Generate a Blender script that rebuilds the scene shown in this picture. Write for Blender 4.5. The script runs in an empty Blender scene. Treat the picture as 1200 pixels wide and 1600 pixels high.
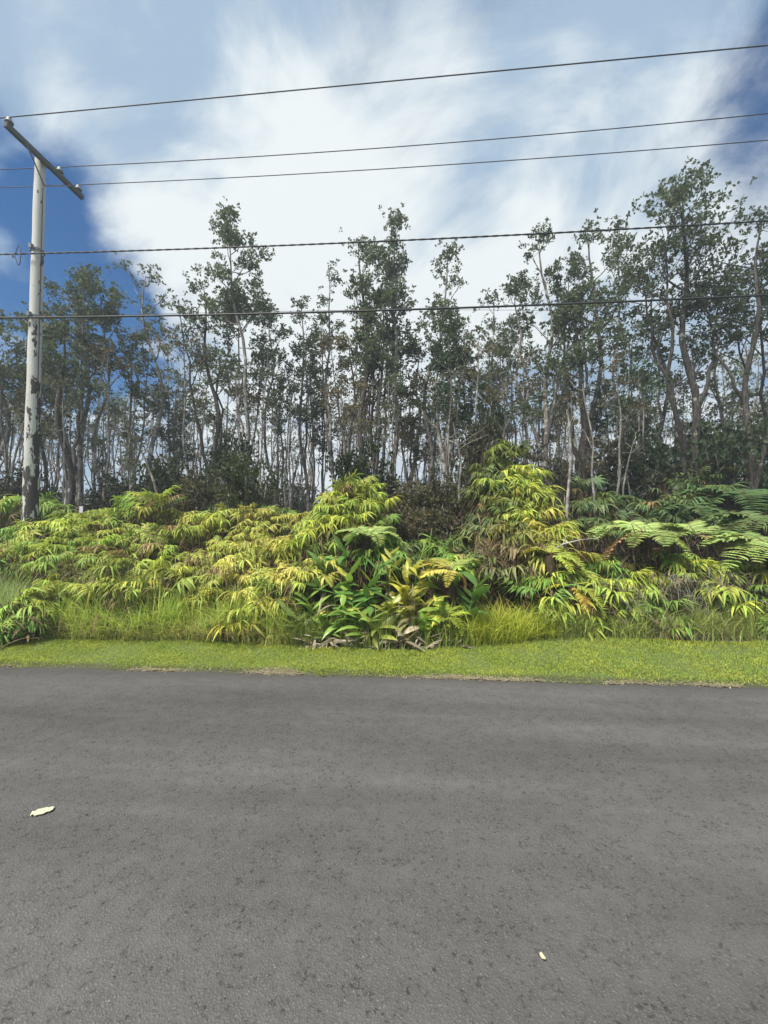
import bpy, math, random
import numpy as np
from mathutils import Vector, Matrix, Quaternion

scene = bpy.context.scene
COL = scene.collection
ORD = ['first', 'second', 'third', 'fourth', 'fifth', 'sixth', 'seventh', 'eighth', 'ninth', 'tenth', 'eleventh', 'twelfth', 'thirteenth', 'fourteenth', 'fifteenth', 'sixteenth', 'seventeenth', 'eighteenth', 'nineteenth', 'twentieth'] + ['twenty-' + q for q in ('first', 'second', 'third', 'fourth', 'fifth')]
R = math.radians
rng = np.random.default_rng(11)
random.seed(11)

# ------------------------------------------------------------------ camera
CAM_H, CAM_D = 1.6, 4.53
YAW, F_PX, HORIZON = R(4.46), 640.0, 828.0
PITCH = math.atan((HORIZON - 800.0) / F_PX)
cam_d = bpy.data.cameras.new("camera")
cam = bpy.data.objects.new("camera", cam_d)
COL.objects.link(cam)
cam_d.sensor_fit = 'VERTICAL'
cam_d.sensor_height = 36.0
cam_d.lens = F_PX / 1600.0 * 36.0
cam_d.clip_start, cam_d.clip_end = 0.05, 2000
cam.location = (0, -CAM_D, CAM_H)
cam.rotation_euler = (R(90) + PITCH, 0, YAW)
scene.camera = cam

FWD = np.array([-math.sin(YAW), math.cos(YAW), 0.0])
RGT = np.array([math.cos(YAW), math.sin(YAW), 0.0])
UPV = np.array([0, 0, 1.0])


def W(px, py, Z):
    """world point seen at photo pixel (px, py), Z metres ahead of the camera"""
    cp, sp = math.cos(PITCH), math.sin(PITCH)
    b = (800.0 - py) / F_PX
    t = Z / (cp - sp * b)
    f = FWD * cp + UPV * sp
    u = -FWD * sp + UPV * cp
    return np.array([0, -CAM_D, CAM_H]) + t * (f + u * b + RGT * ((px - 600.0) / F_PX))


# ------------------------------------------------------------------ sky, sun, exposure
SUN_EL, SUN_AZ = R(58), R(222)         # azimuth: 0 = +Y (beyond the trees), 90 = +X; behind the camera, to the left
world = bpy.data.worlds.new("World")
scene.world = world
world.use_nodes = True
nt = world.node_tree
nt.nodes.clear()


def N(tree, kind, **kw):
    n = tree.nodes.new(kind)
    for k, v in kw.items():
        setattr(n, k, v)
    return n


def L(tree, a, b):
    tree.links.new(a, b)


def math_node(tree, op, a, b=None, clamp=False):
    n = tree.nodes.new('ShaderNodeMath')
    n.operation = op
    n.use_clamp = clamp
    for i, v in enumerate((a, b)):
        if v is None:
            continue
        if isinstance(v, (int, float)):
            n.inputs[i].default_value = v
        else:
            tree.links.new(v, n.inputs[i])
    return n.outputs[0]


def maprange(tree, v, a, b, c, d, smooth=True):
    n = tree.nodes.new('ShaderNodeMapRange')
    n.interpolation_type = 'SMOOTHSTEP' if smooth else 'LINEAR'
    tree.links.new(v, n.inputs[0])
    for i, x in enumerate((a, b, c, d)):
        n.inputs[i + 1].default_value = x
    return n.outputs[0]


def mixcol(tree, fac, a, b, blend='MIX'):
    n = tree.nodes.new('ShaderNodeMix')
    n.data_type = 'RGBA'
    n.blend_type = blend
    for sock, v in ((n.inputs[0], fac), (n.inputs[6], a), (n.inputs[7], b)):
        if isinstance(v, (int, float)):
            sock.default_value = v
        elif isinstance(v, (tuple, list)):
            sock.default_value = (*v[:3], 1)
        else:
            tree.links.new(v, sock)
    return n.outputs[2]


def noise(tree, vec, scale, detail=4, rough=0.55, dist=0.0, dims='3D'):
    n = tree.nodes.new('ShaderNodeTexNoise')
    n.noise_dimensions = dims
    n.inputs['Scale'].default_value = scale
    n.inputs['Detail'].default_value = detail
    n.inputs['Roughness'].default_value = rough
    n.inputs['Distortion'].default_value = dist
    if vec is not None:
        tree.links.new(vec, n.inputs['Vector'])
    return n.outputs['Fac']


SKY_K = 0.055
sky = N(nt, 'ShaderNodeTexSky')
sky.sky_type = 'NISHITA'
sky.sun_disc = False
sky.sun_elevation = SUN_EL
sky.sun_rotation = SUN_AZ
sky.ozone_density = 4.0
sky.air_density = 1.0
sky.dust_density = 0.3
sky.altitude = 900
tc = N(nt, 'ShaderNodeTexCoord')
nrm = N(nt, 'ShaderNodeVectorMath', operation='NORMALIZE')
L(nt, tc.outputs['Generated'], nrm.inputs[0])
sep = N(nt, 'ShaderNodeSeparateXYZ')
L(nt, nrm.outputs[0], sep.inputs[0])
zz = math_node(nt, 'ADD', math_node(nt, 'MAXIMUM', sep.outputs[2], 0.0), 0.22)
cmb = N(nt, 'ShaderNodeCombineXYZ')
L(nt, math_node(nt, 'DIVIDE', sep.outputs[0], zz), cmb.inputs[0])
L(nt, math_node(nt, 'DIVIDE', sep.outputs[1], zz), cmb.inputs[1])
cmb.inputs[2].default_value = 3.7
n1 = noise(nt, cmb.outputs[0], 1.35, 10, 0.64, 0.9)
n2 = noise(nt, cmb.outputs[0], 1.9, 8, 0.58, 0.7)
cov = math_node(nt, 'ADD', math_node(nt, 'MULTIPLY', math_node(nt, 'SUBTRACT', n1, 0.5), 2.4), 0.5)
wtx = N(nt, 'ShaderNodeTexNoise')
wtx.inputs['Scale'].default_value = 2.2
wtx.inputs['Detail'].default_value = 5
L(nt, cmb.outputs[0], wtx.inputs['Vector'])
w0 = N(nt, 'ShaderNodeVectorMath', operation='SUBTRACT')
L(nt, wtx.outputs['Color'], w0.inputs[0])
w0.inputs[1].default_value = (0.5, 0.5, 0.5)
w1 = N(nt, 'ShaderNodeVectorMath', operation='SCALE')
L(nt, w0.outputs[0], w1.inputs[0])
w1.inputs['Scale'].default_value = 0.6
w2 = N(nt, 'ShaderNodeVectorMath', operation='ADD')
L(nt, nrm.outputs[0], w2.inputs[0])
L(nt, w1.outputs[0], w2.inputs[1])
w3 = N(nt, 'ShaderNodeVectorMath', operation='NORMALIZE')
L(nt, w2.outputs[0], w3.inputs[0])
# larger openings and banks in the cloud deck, as directions in the sky
for (px, py, wid, amp) in [(40, 430, 0.27, -0.85), (220, 400, 0.27, -0.80), (0, 100, 0.34, 0.42), (1195, 265, 0.20, -0.62), (1000, 120, 0.25, -0.08), (600, 30, 0.30, -0.06),
                           (260, 120, 0.38, 0.22), (620, 260, 0.55, 0.34), (930, 250, 0.40, 0.22), (500, 640, 0.6, 0.3), (1000, 640, 0.5, 0.2)]:
    d = W(px, py, 1.0) - np.array([0, -CAM_D, CAM_H])
    d /= np.linalg.norm(d)
    dot = N(nt, 'ShaderNodeVectorMath', operation='DOT_PRODUCT')
    L(nt, w3.outputs[0], dot.inputs[0])
    dot.inputs[1].default_value = tuple(d)
    b = maprange(nt, dot.outputs['Value'], math.cos(wid), 1.0, 0.0, amp)
    cov = math_node(nt, 'ADD', cov, b)
cov = maprange(nt, cov, -0.10, 0.80, 0.0, 1.0)
cov = math_node(nt, 'MULTIPLY', cov, 0.96)
thick = n2
for (px, py, wid, amp) in [(640, 290, 0.44, 0.30), (330, 170, 0.30, 0.15), (980, 190, 0.22, 0.06), (450, 620, 0.4, 0.12), (620, 0, 0.46, -0.24), (1000, 60, 0.35, -0.08), (250, 40, 0.3, -0.05)]:
    d = W(px, py, 1.0) - np.array([0, -CAM_D, CAM_H])
    d /= np.linalg.norm(d)
    dot = N(nt, 'ShaderNodeVectorMath', operation='DOT_PRODUCT')
    L(nt, w3.outputs[0], dot.inputs[0])
    dot.inputs[1].default_value = tuple(d)
    thick = math_node(nt, 'ADD', thick, maprange(nt, dot.outputs['Value'], math.cos(wid), 1.0, 0.0, amp))
cloud = mixcol(nt, maprange(nt, thick, 0.38, 0.64, 0.0, 1.0), (0.20, 0.27, 0.35), (0.455, 0.485, 0.49))
# the cloud deck is scaled up to sit on top of it
cl10 = N(nt, 'ShaderNodeVectorMath', operation='SCALE')
L(nt, cloud, cl10.inputs[0])
cl10.inputs['Scale'].default_value = 1.0 / SKY_K
hsv = N(nt, 'ShaderNodeHueSaturation')
hsv.inputs['Saturation'].default_value = 1.3
L(nt, sky.outputs[0], hsv.inputs['Color'])
mixed = mixcol(nt, cov, hsv.outputs[0], cl10.outputs[0])
bg = N(nt, 'ShaderNodeBackground')
bg.inputs['Strength'].default_value = SKY_K
L(nt, mixed, bg.inputs['Color'])
out = N(nt, 'ShaderNodeOutputWorld')
L(nt, bg.outputs[0], out.inputs[0])

sun_d = bpy.data.lights.new("sun", 'SUN')
sun_d.energy = 3.6
sun_d.angle = R(22)
sun_d.color = (1.0, 0.95, 0.86)
sun = bpy.data.objects.new("sun", sun_d)
COL.objects.link(sun)
sdir = Vector((math.sin(SUN_AZ) * math.cos(SUN_EL), math.cos(SUN_AZ) * math.cos(SUN_EL), math.sin(SUN_EL)))
sun.rotation_euler = sdir.to_track_quat('Z', 'Y').to_euler()
sun.location = (0, 0, 30)

scene.view_settings.view_transform = 'Standard'
scene.view_settings.look = 'None'
scene.view_settings.gamma = 1.0
scene.view_settings.exposure = 1.0
scene.render.engine = 'CYCLES'
scene.cycles.max_bounces = 6
scene.cycles.diffuse_bounces = 3
scene.cycles.transmission_bounces = 3
scene.cycles.use_denoising = True

# ------------------------------------------------------------------ mesh helpers
class MB:
    def __init__(s):
        s.V, s.F, s.r, s.n = [], [], [], 0

    def add(s, V, F, r=0.5):
        V = np.asarray(V, float).reshape(-1, 3)
        F = np.asarray(F, np.int64)
        s.V.append(V)
        s.F.append(F + s.n)
        s.r.append(np.broadcast_to(np.asarray(r, float), (len(F),)))
        s.n += len(V)

    def mesh(s, name, mat, smooth=True):
        me = bpy.data.meshes.new(name)
        V = np.concatenate(s.V)
        me.vertices.add(len(V))
        me.vertices.foreach_set('co', V.ravel())
        tot = np.concatenate([np.full(len(f), f.shape[1]) for f in s.F])
        loops = np.concatenate([f.ravel() for f in s.F])
        start = np.concatenate([[0], np.cumsum(tot)[:-1]])
        me.loops.add(len(loops))
        me.loops.foreach_set('vertex_index', loops.astype(np.int32))
        me.polygons.add(len(tot))
        me.polygons.foreach_set('loop_start', start.astype(np.int32))
        me.polygons.foreach_set('use_smooth', np.full(len(tot), smooth))
        me.update(calc_edges=True)
        a = me.attributes.new('rnd', 'FLOAT', 'FACE')
        a.data.foreach_set('value', np.concatenate(s.r).astype(np.float32))
        if mat:
            me.materials.append(mat)
        return me


def nz(v):
    return v / np.maximum(np.linalg.norm(v, axis=-1, keepdims=True), 1e-9)


def tube(mb, P, rad, sides=6, r=0.5, cap=True):
    P = np.asarray(P, float)
    K = len(P)
    rad = np.broadcast_to(np.asarray(rad, float), (K,))
    T = nz(np.gradient(P, axis=0))
    ref = np.array([0.0, 0, 1]) if abs(T[:, 2]).mean() < 0.8 else np.array([1.0, 0.13, 0])
    A = nz(np.cross(T, ref))
    B = np.cross(T, A)
    th = np.linspace(0, 2 * math.pi, sides, endpoint=False)
    V = P[:, None] + rad[:, None, None] * (A[:, None] * np.cos(th)[None, :, None] + B[:, None] * np.sin(th)[None, :, None])
    i = np.arange(K - 1)[:, None] * sides
    j = np.arange(sides)[None]
    j2 = (j + 1) % sides
    F = np.stack([i + j, i + j2, i + sides + j2, i + sides + j], -1).reshape(-1, 4)
    mb.add(V.reshape(-1, 3), F, r)
    if cap:
        for k, e in ((0, 1), (K - 1, -1)):
            base = V[k]
            Vc = np.vstack([base, P[k]])
            Fc = np.array([[q, (q + 1) % sides, sides][::e] for q in range(sides)])
            mb.add(Vc, Fc, r)


def strips(mb, P, S, lift=None, r=0.5):
    """P (N,K,3) spine, S (N,K,3) half-width vectors, lift (N,K,3) raise of the two edges -> folded blades"""
    Np, K, _ = P.shape
    if lift is None:
        V = np.stack([P - S, P + S], 2)
        c = 2
    else:
        V = np.stack([P - S + lift, P, P + S + lift], 2)
        c = 3
    V = V.reshape(-1, 3)
    n = np.arange(Np)[:, None, None] * K * c
    k = np.arange(K - 1)[None, :, None] * c
    j = np.arange(c - 1)[None, None, :]
    a = (n + k + j).reshape(-1)
    F = np.stack([a, a + 1, a + 1 + c, a + c], -1)
    rr = np.repeat(np.broadcast_to(np.asarray(r, float), (Np,)), (K - 1) * (c - 1))
    mb.add(V, F, rr)


def box(mb, c, sx, sy, sz, rot=None, r=0.5):
    q = np.array([[x, y, z] for x in (-1, 1) for y in (-1, 1) for z in (-1, 1)], float) * (np.array([sx, sy, sz]) / 2)
    if rot is not None:
        q = q @ np.array(rot).T
    F = [[0, 1, 3, 2], [4, 6, 7, 5], [0, 4, 5, 1], [2, 3, 7, 6], [0, 2, 6, 4], [1, 5, 7, 3]]
    mb.add(q + np.asarray(c), F, r)


def lathe(mb, prof, origin, axis=(0, 0, 1), sides=12, r=0.5):
    ax = nz(np.asarray(axis, float))
    a = nz(np.cross(ax, [1, 0, 0] if abs(ax[0]) < .8 else [0, 1, 0]))
    b = np.cross(ax, a)
    th = np.linspace(0, 2 * math.pi, sides, endpoint=False)
    V = np.array([np.asarray(origin) + ax * h + rr * (a * math.cos(t) + b * math.sin(t)) for rr, h in prof for t in th])
    F = [[i * sides + j, i * sides + (j + 1) % sides, (i + 1) * sides + (j + 1) % sides, (i + 1) * sides + j] for i in range(len(prof) - 1) for j in range(sides)]
    mb.add(V, F, r)


def obj(name, data, parent=None, loc=None, rot=None, scale=None, color=None):
    o = bpy.data.objects.new(name, data)
    COL.objects.link(o)
    if parent is not None:
        o.parent = parent
    if loc is not None:
        o.location = loc
    if rot is not None:
        o.rotation_euler = rot
    if scale is not None:
        o.scale = (scale,) * 3 if isinstance(scale, (int, float)) else scale
    if color is not None:
        o.color = (*color, 1)
    return o


def tag(o, label=None, cat=None, group=None, kind=None):
    if label:
        o['label'] = label
    if cat:
        o['category'] = cat
    if group:
        o['group'] = group
    if kind:
        o['kind'] = kind
    return o


def thing(name, loc, label, cat, group=None, rotz=0.0):
    return tag(obj(name, None, loc=loc, rot=(0, 0, rotz)), label, cat, group)


# smooth value noise for terrain etc.
_lat = np.random.default_rng(5).random((64, 64))


def vnoise(x, y):
    x = np.asarray(x, float)
    y = np.asarray(y, float)
    xi = np.floor(x).astype(int)
    yi = np.floor(y).astype(int)
    fx = x - xi
    fy = y - yi
    fx = fx * fx * (3 - 2 * fx)
    fy = fy * fy * (3 - 2 * fy)
    g = lambda i, j: _lat[i % 64, j % 64]
    return (g(xi, yi) * (1 - fx) + g(xi + 1, yi) * fx) * (1 - fy) + (g(xi, yi + 1) * (1 - fx) + g(xi + 1, yi + 1) * fx) * fy


def sstep(a, b, x):
    t = np.clip((np.asarray(x, float) - a) / (b - a), 0, 1)
    return t * t * (3 - 2 * t)


def verge_w(x):
    return np.interp(x, [-12, -4.9, -3, -1.2, 0.1, 1.0, 1.9, 4.0, 12], [0.95, 0.88, 0.92, 0.74, 0.70, 1.02, 1.40, 1.36, 1.3])


def road_edge(x):
    return 0.05 * (vnoise(x * 1.3, 3.1) - 0.5) + 0.05 * (vnoise(x * 5.0, 8.7) - 0.5) + 0.03 * (vnoise(x * 17.0, 1.7) - 0.5)


def ground(x, y):
    x = np.asarray(x, float)
    y = np.asarray(y, float)
    h = 0.035 * sstep(-0.02, 0.12, y) + 0.05 * sstep(0.1, 1.3, y)
    h = h + 0.42 * sstep(1.2, 5.5, y) + 0.25 * (vnoise(x * 0.35 + 9, y * 0.35) - 0.5) * sstep(1.5, 5, y)
    h = h + 0.02 * (vnoise(x * 2.2, y * 2.2 + 5) - 0.5) * sstep(0.05, 0.3, y)
    return h - 0.03 * sstep(0.0, -0.08, y)


def gz(x, y):
    return float(ground(x, y))


def base_at(px, Z):
    p = W(px, HORIZON, Z)
    return np.array([p[0], p[1], gz(p[0], p[1])])


# ------------------------------------------------------------------ materials
def new_mat(name):
    m = bpy.data.materials.new(name)
    m.use_nodes = True
    t = m.node_tree
    p = t.nodes['Principled BSDF']
    return m, t, p


def leaf_mat(name, rough=0.5, trans=0.35, brown=(0.16, 0.10, 0.05), spec=0.3, var=0.55):
    m, t, p = new_mat(name)
    oi = N(t, 'ShaderNodeObjectInfo')
    at = N(t, 'ShaderNodeAttribute', attribute_name='rnd')
    geo = N(t, 'ShaderNodeNewGeometry')
    rnd = at.outputs['Fac']
    val = math_node(t, 'ADD', math_node(t, 'MULTIPLY', rnd, var), 1 - var / 2)
    val = math_node(t, 'MULTIPLY', val, math_node(t, 'ADD', math_node(t, 'MULTIPLY', oi.outputs['Random'], 0.35), 0.82))
    sc = N(t, 'ShaderNodeVectorMath', operation='SCALE')
    L(t, oi.outputs['Color'], sc.inputs[0])
    L(t, val, sc.inputs['Scale'])
    # every leaf has its own hue; blotches within a leaf
    hs = N(t, 'ShaderNodeHueSaturation')
    L(t, sc.outputs[0], hs.inputs['Color'])
    h1 = math_node(t, 'FRACT', math_node(t, 'MULTIPLY', rnd, 7.31))
    L(t, math_node(t, 'ADD', math_node(t, 'MULTIPLY', h1, 0.05), 0.475), hs.inputs['Hue'])
    blot = noise(t, geo.outputs['Position'], 22.0, 3)
    L(t, math_node(t, 'ADD', math_node(t, 'MULTIPLY', blot, 0.5), 0.75), hs.inputs['Value'])
    isb = math_node(t, 'LESS_THAN', rnd, -0.5)
    c = mixcol(t, isb, hs.outputs[0], brown)
    L(t, c, p.inputs['Base Color'])
    p.inputs['Roughness'].default_value = rough
    p.inputs['Specular IOR Level'].default_value = spec
    tr = N(t, 'ShaderNodeBsdfTranslucent')
    c2 = mixcol(t, 0.5, c, (1.0, 0.95, 0.35), 'MULTIPLY')
    L(t, c2, tr.inputs['Color'])
    mx = N(t, 'ShaderNodeMixShader')
    mx.inputs[0].default_value = trans
    L(t, p.outputs[0], mx.inputs[1])
    L(t, tr.outputs[0], mx.inputs[2])
    L(t, mx.outputs[0], t.nodes['Material Output'].inputs[0])
    return m


M_LEAF = leaf_mat('tree_leaf', 0.55, 0.38, spec=0.25)
M_FERN = leaf_mat('fern_leaf', 0.5, 0.35)
M_GINGER = leaf_mat('ginger_leaf', 0.32, 0.35, spec=0.45, var=0.4)
M_GRASS = leaf_mat('grass_blade', 0.5, 0.35)
M_DRY = leaf_mat('dry_leaf', 0.7, 0.15, spec=0.15)


def bark_mat(name, a, b, lichen, lich_amt=0.5, scale=1.0):
    m, t, p = new_mat(name)
    geo = N(t, 'ShaderNodeNewGeometry')
    oi = N(t, 'ShaderNodeObjectInfo')
    mp = N(t, 'ShaderNodeMapping')
    L(t, geo.outputs['Position'], mp.inputs['Vector'])
    mp.inputs['Scale'].default_value = (1, 1, 0.22)
    f = noise(t, mp.outputs[0], 26 * scale, 5, 0.6)
    c = mixcol(t, maprange(t, f, 0.35, 0.65, 0, 1), a, b)
    l = noise(t, geo.outputs['Position'], 4.2 * scale, 6, 0.65)
    lm = maprange(t, l, 0.62 - 0.22 * lich_amt, 0.70 - 0.15 * lich_amt, 0, 0.85)
    c = mixcol(t, lm, c, lichen)
    sc = N(t, 'ShaderNodeVectorMath', operation='SCALE')
    L(t, c, sc.inputs[0])
    L(t, math_node(t, 'ADD', math_node(t, 'MULTIPLY', oi.outputs['Random'], 0.6), 0.7), sc.inputs['Scale'])
    L(t, sc.outputs[0], p.inputs['Base Color'])
    p.inputs['Roughness'].default_value = 0.9
    bp = N(t, 'ShaderNodeBump')
    bp.inputs['Strength'].default_value = 0.7
    bp.inputs['Distance'].default_value = 0.03
    L(t, f, bp.inputs['Height'])
    L(t, bp.outputs[0], p.inputs['Normal'])
    return m


M_BARK = bark_mat('grey_bark', (0.09, 0.078, 0.068), (0.24, 0.215, 0.19), (0.46, 0.45, 0.41), 0.5)
M_DARKBARK = bark_mat('mossy_dark_bark', (0.022, 0.019, 0.016), (0.08, 0.068, 0.055), (0.34, 0.33, 0.29), 0.12)
M_PALEBARK = bark_mat('pale_lichen_bark', (0.11, 0.098, 0.085), (0.24, 0.22, 0.195), (0.42, 0.40, 0.365), 0.6)

# asphalt
M_ROAD, t, p = new_mat('worn_asphalt')
geo = N(t, 'ShaderNodeNewGeometry')
pos = geo.outputs['Position']
vor = N(t, 'ShaderNodeTexVoronoi')
vor.inputs['Scale'].default_value = 110
wv = N(t, 'ShaderNodeVectorMath', operation='ADD')
wn = N(t, 'ShaderNodeTexNoise')
wn.inputs['Scale'].default_value = 60
L(t, pos, wn.inputs['Vector'])
wsc = N(t, 'ShaderNodeVectorMath', operation='SCALE')
wsc.inputs['Scale'].default_value = 0.012
L(t, wn.outputs['Color'], wsc.inputs[0])
L(t, pos, wv.inputs[0])
L(t, wsc.outputs[0], wv.inputs[1])
L(t, wv.outputs[0], vor.inputs['Vector'])
chip = maprange(t, vor.outputs['Distance'], 0.15, 0.62, 1.0, 0.0)
sepc = N(t, 'ShaderNodeSeparateColor')
L(t, vor.outputs['Color'], sepc.inputs[0])
big = noise(t, pos, 0.9, 5, 0.6)
mp = N(t, 'ShaderNodeMapping')
L(t, pos, mp.inputs['Vector'])
mp.inputs['Scale'].default_value = (0.12, 1.3, 1)
lane = noise(t, mp.outputs[0], 1.4, 4, 0.55)
mid = noise(t, pos, 11, 6, 0.7)
stone = mixcol(t, sepc.outputs[0], (0.105, 0.100, 0.096), (0.15, 0.143, 0.137))
stone = mixcol(t, maprange(t, sepc.outputs[1], 0.97, 0.99, 0, 0.5), stone, (0.28, 0.27, 0.255))
c = mixcol(t, chip, (0.088, 0.084, 0.080), stone)
fines = math_node(t, 'ADD', math_node(t, 'MULTIPLY', mid, 0.6), math_node(t, 'MULTIPLY', noise(t, pos, 3.1, 6, 0.75), 0.4))
c = mixcol(t, maprange(t, fines, 0.38, 0.70, 0.0, 0.75), c, (0.130, 0.124, 0.117))
pit = noise(t, pos, 52, 4, 0.62)
c = mixcol(t, math_node(t, 'MULTIPLY', maprange(t, pit, 0.55, 0.66, 0, 0.95), maprange(t, fines, 0.42, 0.60, 1.0, 0.25)), c, (0.042, 0.040, 0.038))
sc = N(t, 'ShaderNodeVectorMath', operation='SCALE')
L(t, c, sc.inputs[0])
v = math_node(t, 'ADD', math_node(t, 'MULTIPLY', big, 0.25), 0.20)
v = math_node(t, 'ADD', v, math_node(t, 'MULTIPLY', lane, 1.12))
L(t, v, sc.inputs['Scale'])
# dust and soil washed on to the last hand's breadth of asphalt
sepp = N(t, 'ShaderNodeSeparateXYZ')
L(t, pos, sepp.inputs[0])
edge = maprange(t, math_node(t, 'ADD', sepp.outputs[1], math_node(t, 'MULTIPLY', noise(t, pos, 5, 4), 0.25)), -0.22, 0.18, 0, 0.55)
c = mixcol(t, edge, sc.outputs[0], (0.075, 0.070, 0.062))
L(t, c, p.inputs['Base Color'])
p.inputs['Roughness'].default_value = 0.85
p.inputs['Specular IOR Level'].default_value = 0.2
bp = N(t, 'ShaderNodeBump')
bp.inputs['Strength'].default_value = 0.5
bp.inputs['Distance'].default_value = 0.005
hh = math_node(t, 'ADD', chip, math_node(t, 'MULTIPLY', mid, 1.2))
L(t, hh, bp.inputs['Height'])
L(t, bp.outputs[0], p.inputs['Normal'])

# ground
M_GROUND, t, p = new_mat('soil_and_litter')
geo = N(t, 'ShaderNodeNewGeometry')
pos = geo.outputs['Position']
f1 = noise(t, pos, 3.0, 6, 0.65)
f2 = noise(t, pos, 28.0, 5, 0.65)
c = mixcol(t, maprange(t, f2, 0.35, 0.65, 0, 1), (0.035, 0.028, 0.018), (0.12, 0.09, 0.055))
c = mixcol(t, maprange(t, f1, 0.45, 0.62, 0, 0.6), c, (0.05, 0.065, 0.02))
sepp = N(t, 'ShaderNodeSeparateXYZ')
L(t, pos, sepp.inputs[0])
verge = maprange(t, sepp.outputs[1], 0.02, 0.12, 0, 1)
verge2 = maprange(t, sepp.outputs[1], 1.0, 1.8, 1, 0)
gcol = mixcol(t, f2, (0.08, 0.12, 0.025), (0.15, 0.20, 0.045))
c = mixcol(t, math_node(t, 'MULTIPLY', verge, verge2), c, gcol)
dirt = math_node(t, 'MULTIPLY', maprange(t, sepp.outputs[1], 0.12, 0.02, 0, 1), maprange(t, sepp.outputs[1], -0.3, -0.1, 0, 1))
c = mixcol(t, dirt, c, (0.075, 0.078, 0.038))
L(t, c, p.inputs['Base Color'])
p.inputs['Roughness'].default_value = 0.95
bp = N(t, 'ShaderNodeBump')
bp.inputs['Distance'].default_value = 0.04
L(t, f2, bp.inputs['Height'])
L(t, bp.outputs[0], p.inputs['Normal'])

# pole paint
M_POLE, t, p = new_mat('peeling_white_pole_paint')
tco = N(t, 'ShaderNodeTexCoord')
mp = N(t, 'ShaderNodeMapping')
L(t, tco.outputs['Object'], mp.inputs['Vector'])
mp.inputs['Scale'].default_value = (1, 1, 0.42)
sp = N(t, 'ShaderNodeSeparateXYZ')
L(t, tco.outputs['Object'], sp.inputs[0])
f = noise(t, mp.outputs[0], 6.5, 6, 0.62, 0.3)
fg = noise(t, mp.outputs[0], 60, 4, 0.6)
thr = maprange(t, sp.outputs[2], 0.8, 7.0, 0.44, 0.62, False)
thr = math_node(t, 'SUBTRACT', thr, math_node(t, 'MULTIPLY', sp.outputs[0], 0.55))  # more bare wood to the right, also standing for that side's shade
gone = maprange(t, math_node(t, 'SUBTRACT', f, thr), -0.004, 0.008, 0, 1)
white = mixcol(t, fg, (0.46, 0.455, 0.41), (0.64, 0.63, 0.58))
white = mixcol(t, maprange(t, noise(t, mp.outputs[0], 2.0, 4), 0.45, 0.75, 0, 0.55), white, (0.30, 0.30, 0.265))
wood = mixcol(t, fg, (0.018, 0.016, 0.014), (0.075, 0.062, 0.05))
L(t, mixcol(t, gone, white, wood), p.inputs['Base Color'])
p.inputs['Roughness'].default_value = 0.75
bp = N(t, 'ShaderNodeBump')
bp.inputs['Distance'].default_value = 0.01
L(t, math_node(t, 'SUBTRACT', fg, gone), bp.inputs['Height'])
L(t, bp.outputs[0], p.inputs['Normal'])


def plain(name, a, b=None, rough=0.6, metal=0.0, scale=20):
    m, t, p = new_mat(name)
    tco = N(t, 'ShaderNodeTexCoord')
    f = noise(t, tco.outputs['Object'], scale, 4, 0.6)
    L(t, mixcol(t, f, a, b or a), p.inputs['Base Color'])
    p.inputs['Roughness'].default_value = rough
    p.inputs['Metallic'].default_value = metal
    return m


M_ARM = plain('weathered_arm_wood', (0.05, 0.055, 0.06), (0.13, 0.13, 0.125), 0.85)
M_STEEL = plain('galvanised_steel', (0.12, 0.13, 0.14), (0.24, 0.25, 0.26), 0.5, 0.4)
M_PORC = plain('grey_porcelain', (0.16, 0.18, 0.20), (0.25, 0.27, 0.29), 0.5)
M_WIRE = plain('dark_weathered_wire', (0.02, 0.022, 0.028), (0.05, 0.052, 0.06), 0.6, 0.2)
M_CABLE = plain('black_cable_sheath', (0.012, 0.013, 0.014), (0.03, 0.03, 0.032), 0.55)
M_PAINT = plain('worn_road_paint', (0.60, 0.58, 0.50), (0.46, 0.40, 0.17), 0.7, 0, 34)
M_TAG = plain('lilac_white_tag', (0.62, 0.58, 0.70), (0.72, 0.70, 0.78), 0.6)

# ------------------------------------------------------------------ ground and road
xs = np.concatenate([np.linspace(-400, -30, 12), np.linspace(-26, -9, 30), np.linspace(-8.9, 8.9, 180), np.linspace(9, 26, 30), np.linspace(30, 400, 12)])
ys = np.concatenate([[-200, -100, -40, -15, -9, -6, -3, -1, -0.4, -0.2], np.linspace(-0.1, 2.2, 47), np.linspace(2.3, 12, 60), np.linspace(13, 60, 24), [80, 120, 200, 400, 700]])
X, Y = np.meshgrid(xs, ys)
mb = MB()
Zg = ground(X, Y)
nx = len(xs)
ii, jj = np.meshgrid(np.arange(len(ys) - 1), np.arange(nx - 1), indexing='ij')
a = (ii * nx + jj).ravel()
mb.add(np.stack([X, Y, Zg], -1).reshape(-1, 3), np.stack([a, a + 1, a + nx + 1, a + nx], -1))
tag(obj('ground', mb.mesh('ground', M_GROUND)), kind='structure')

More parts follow.
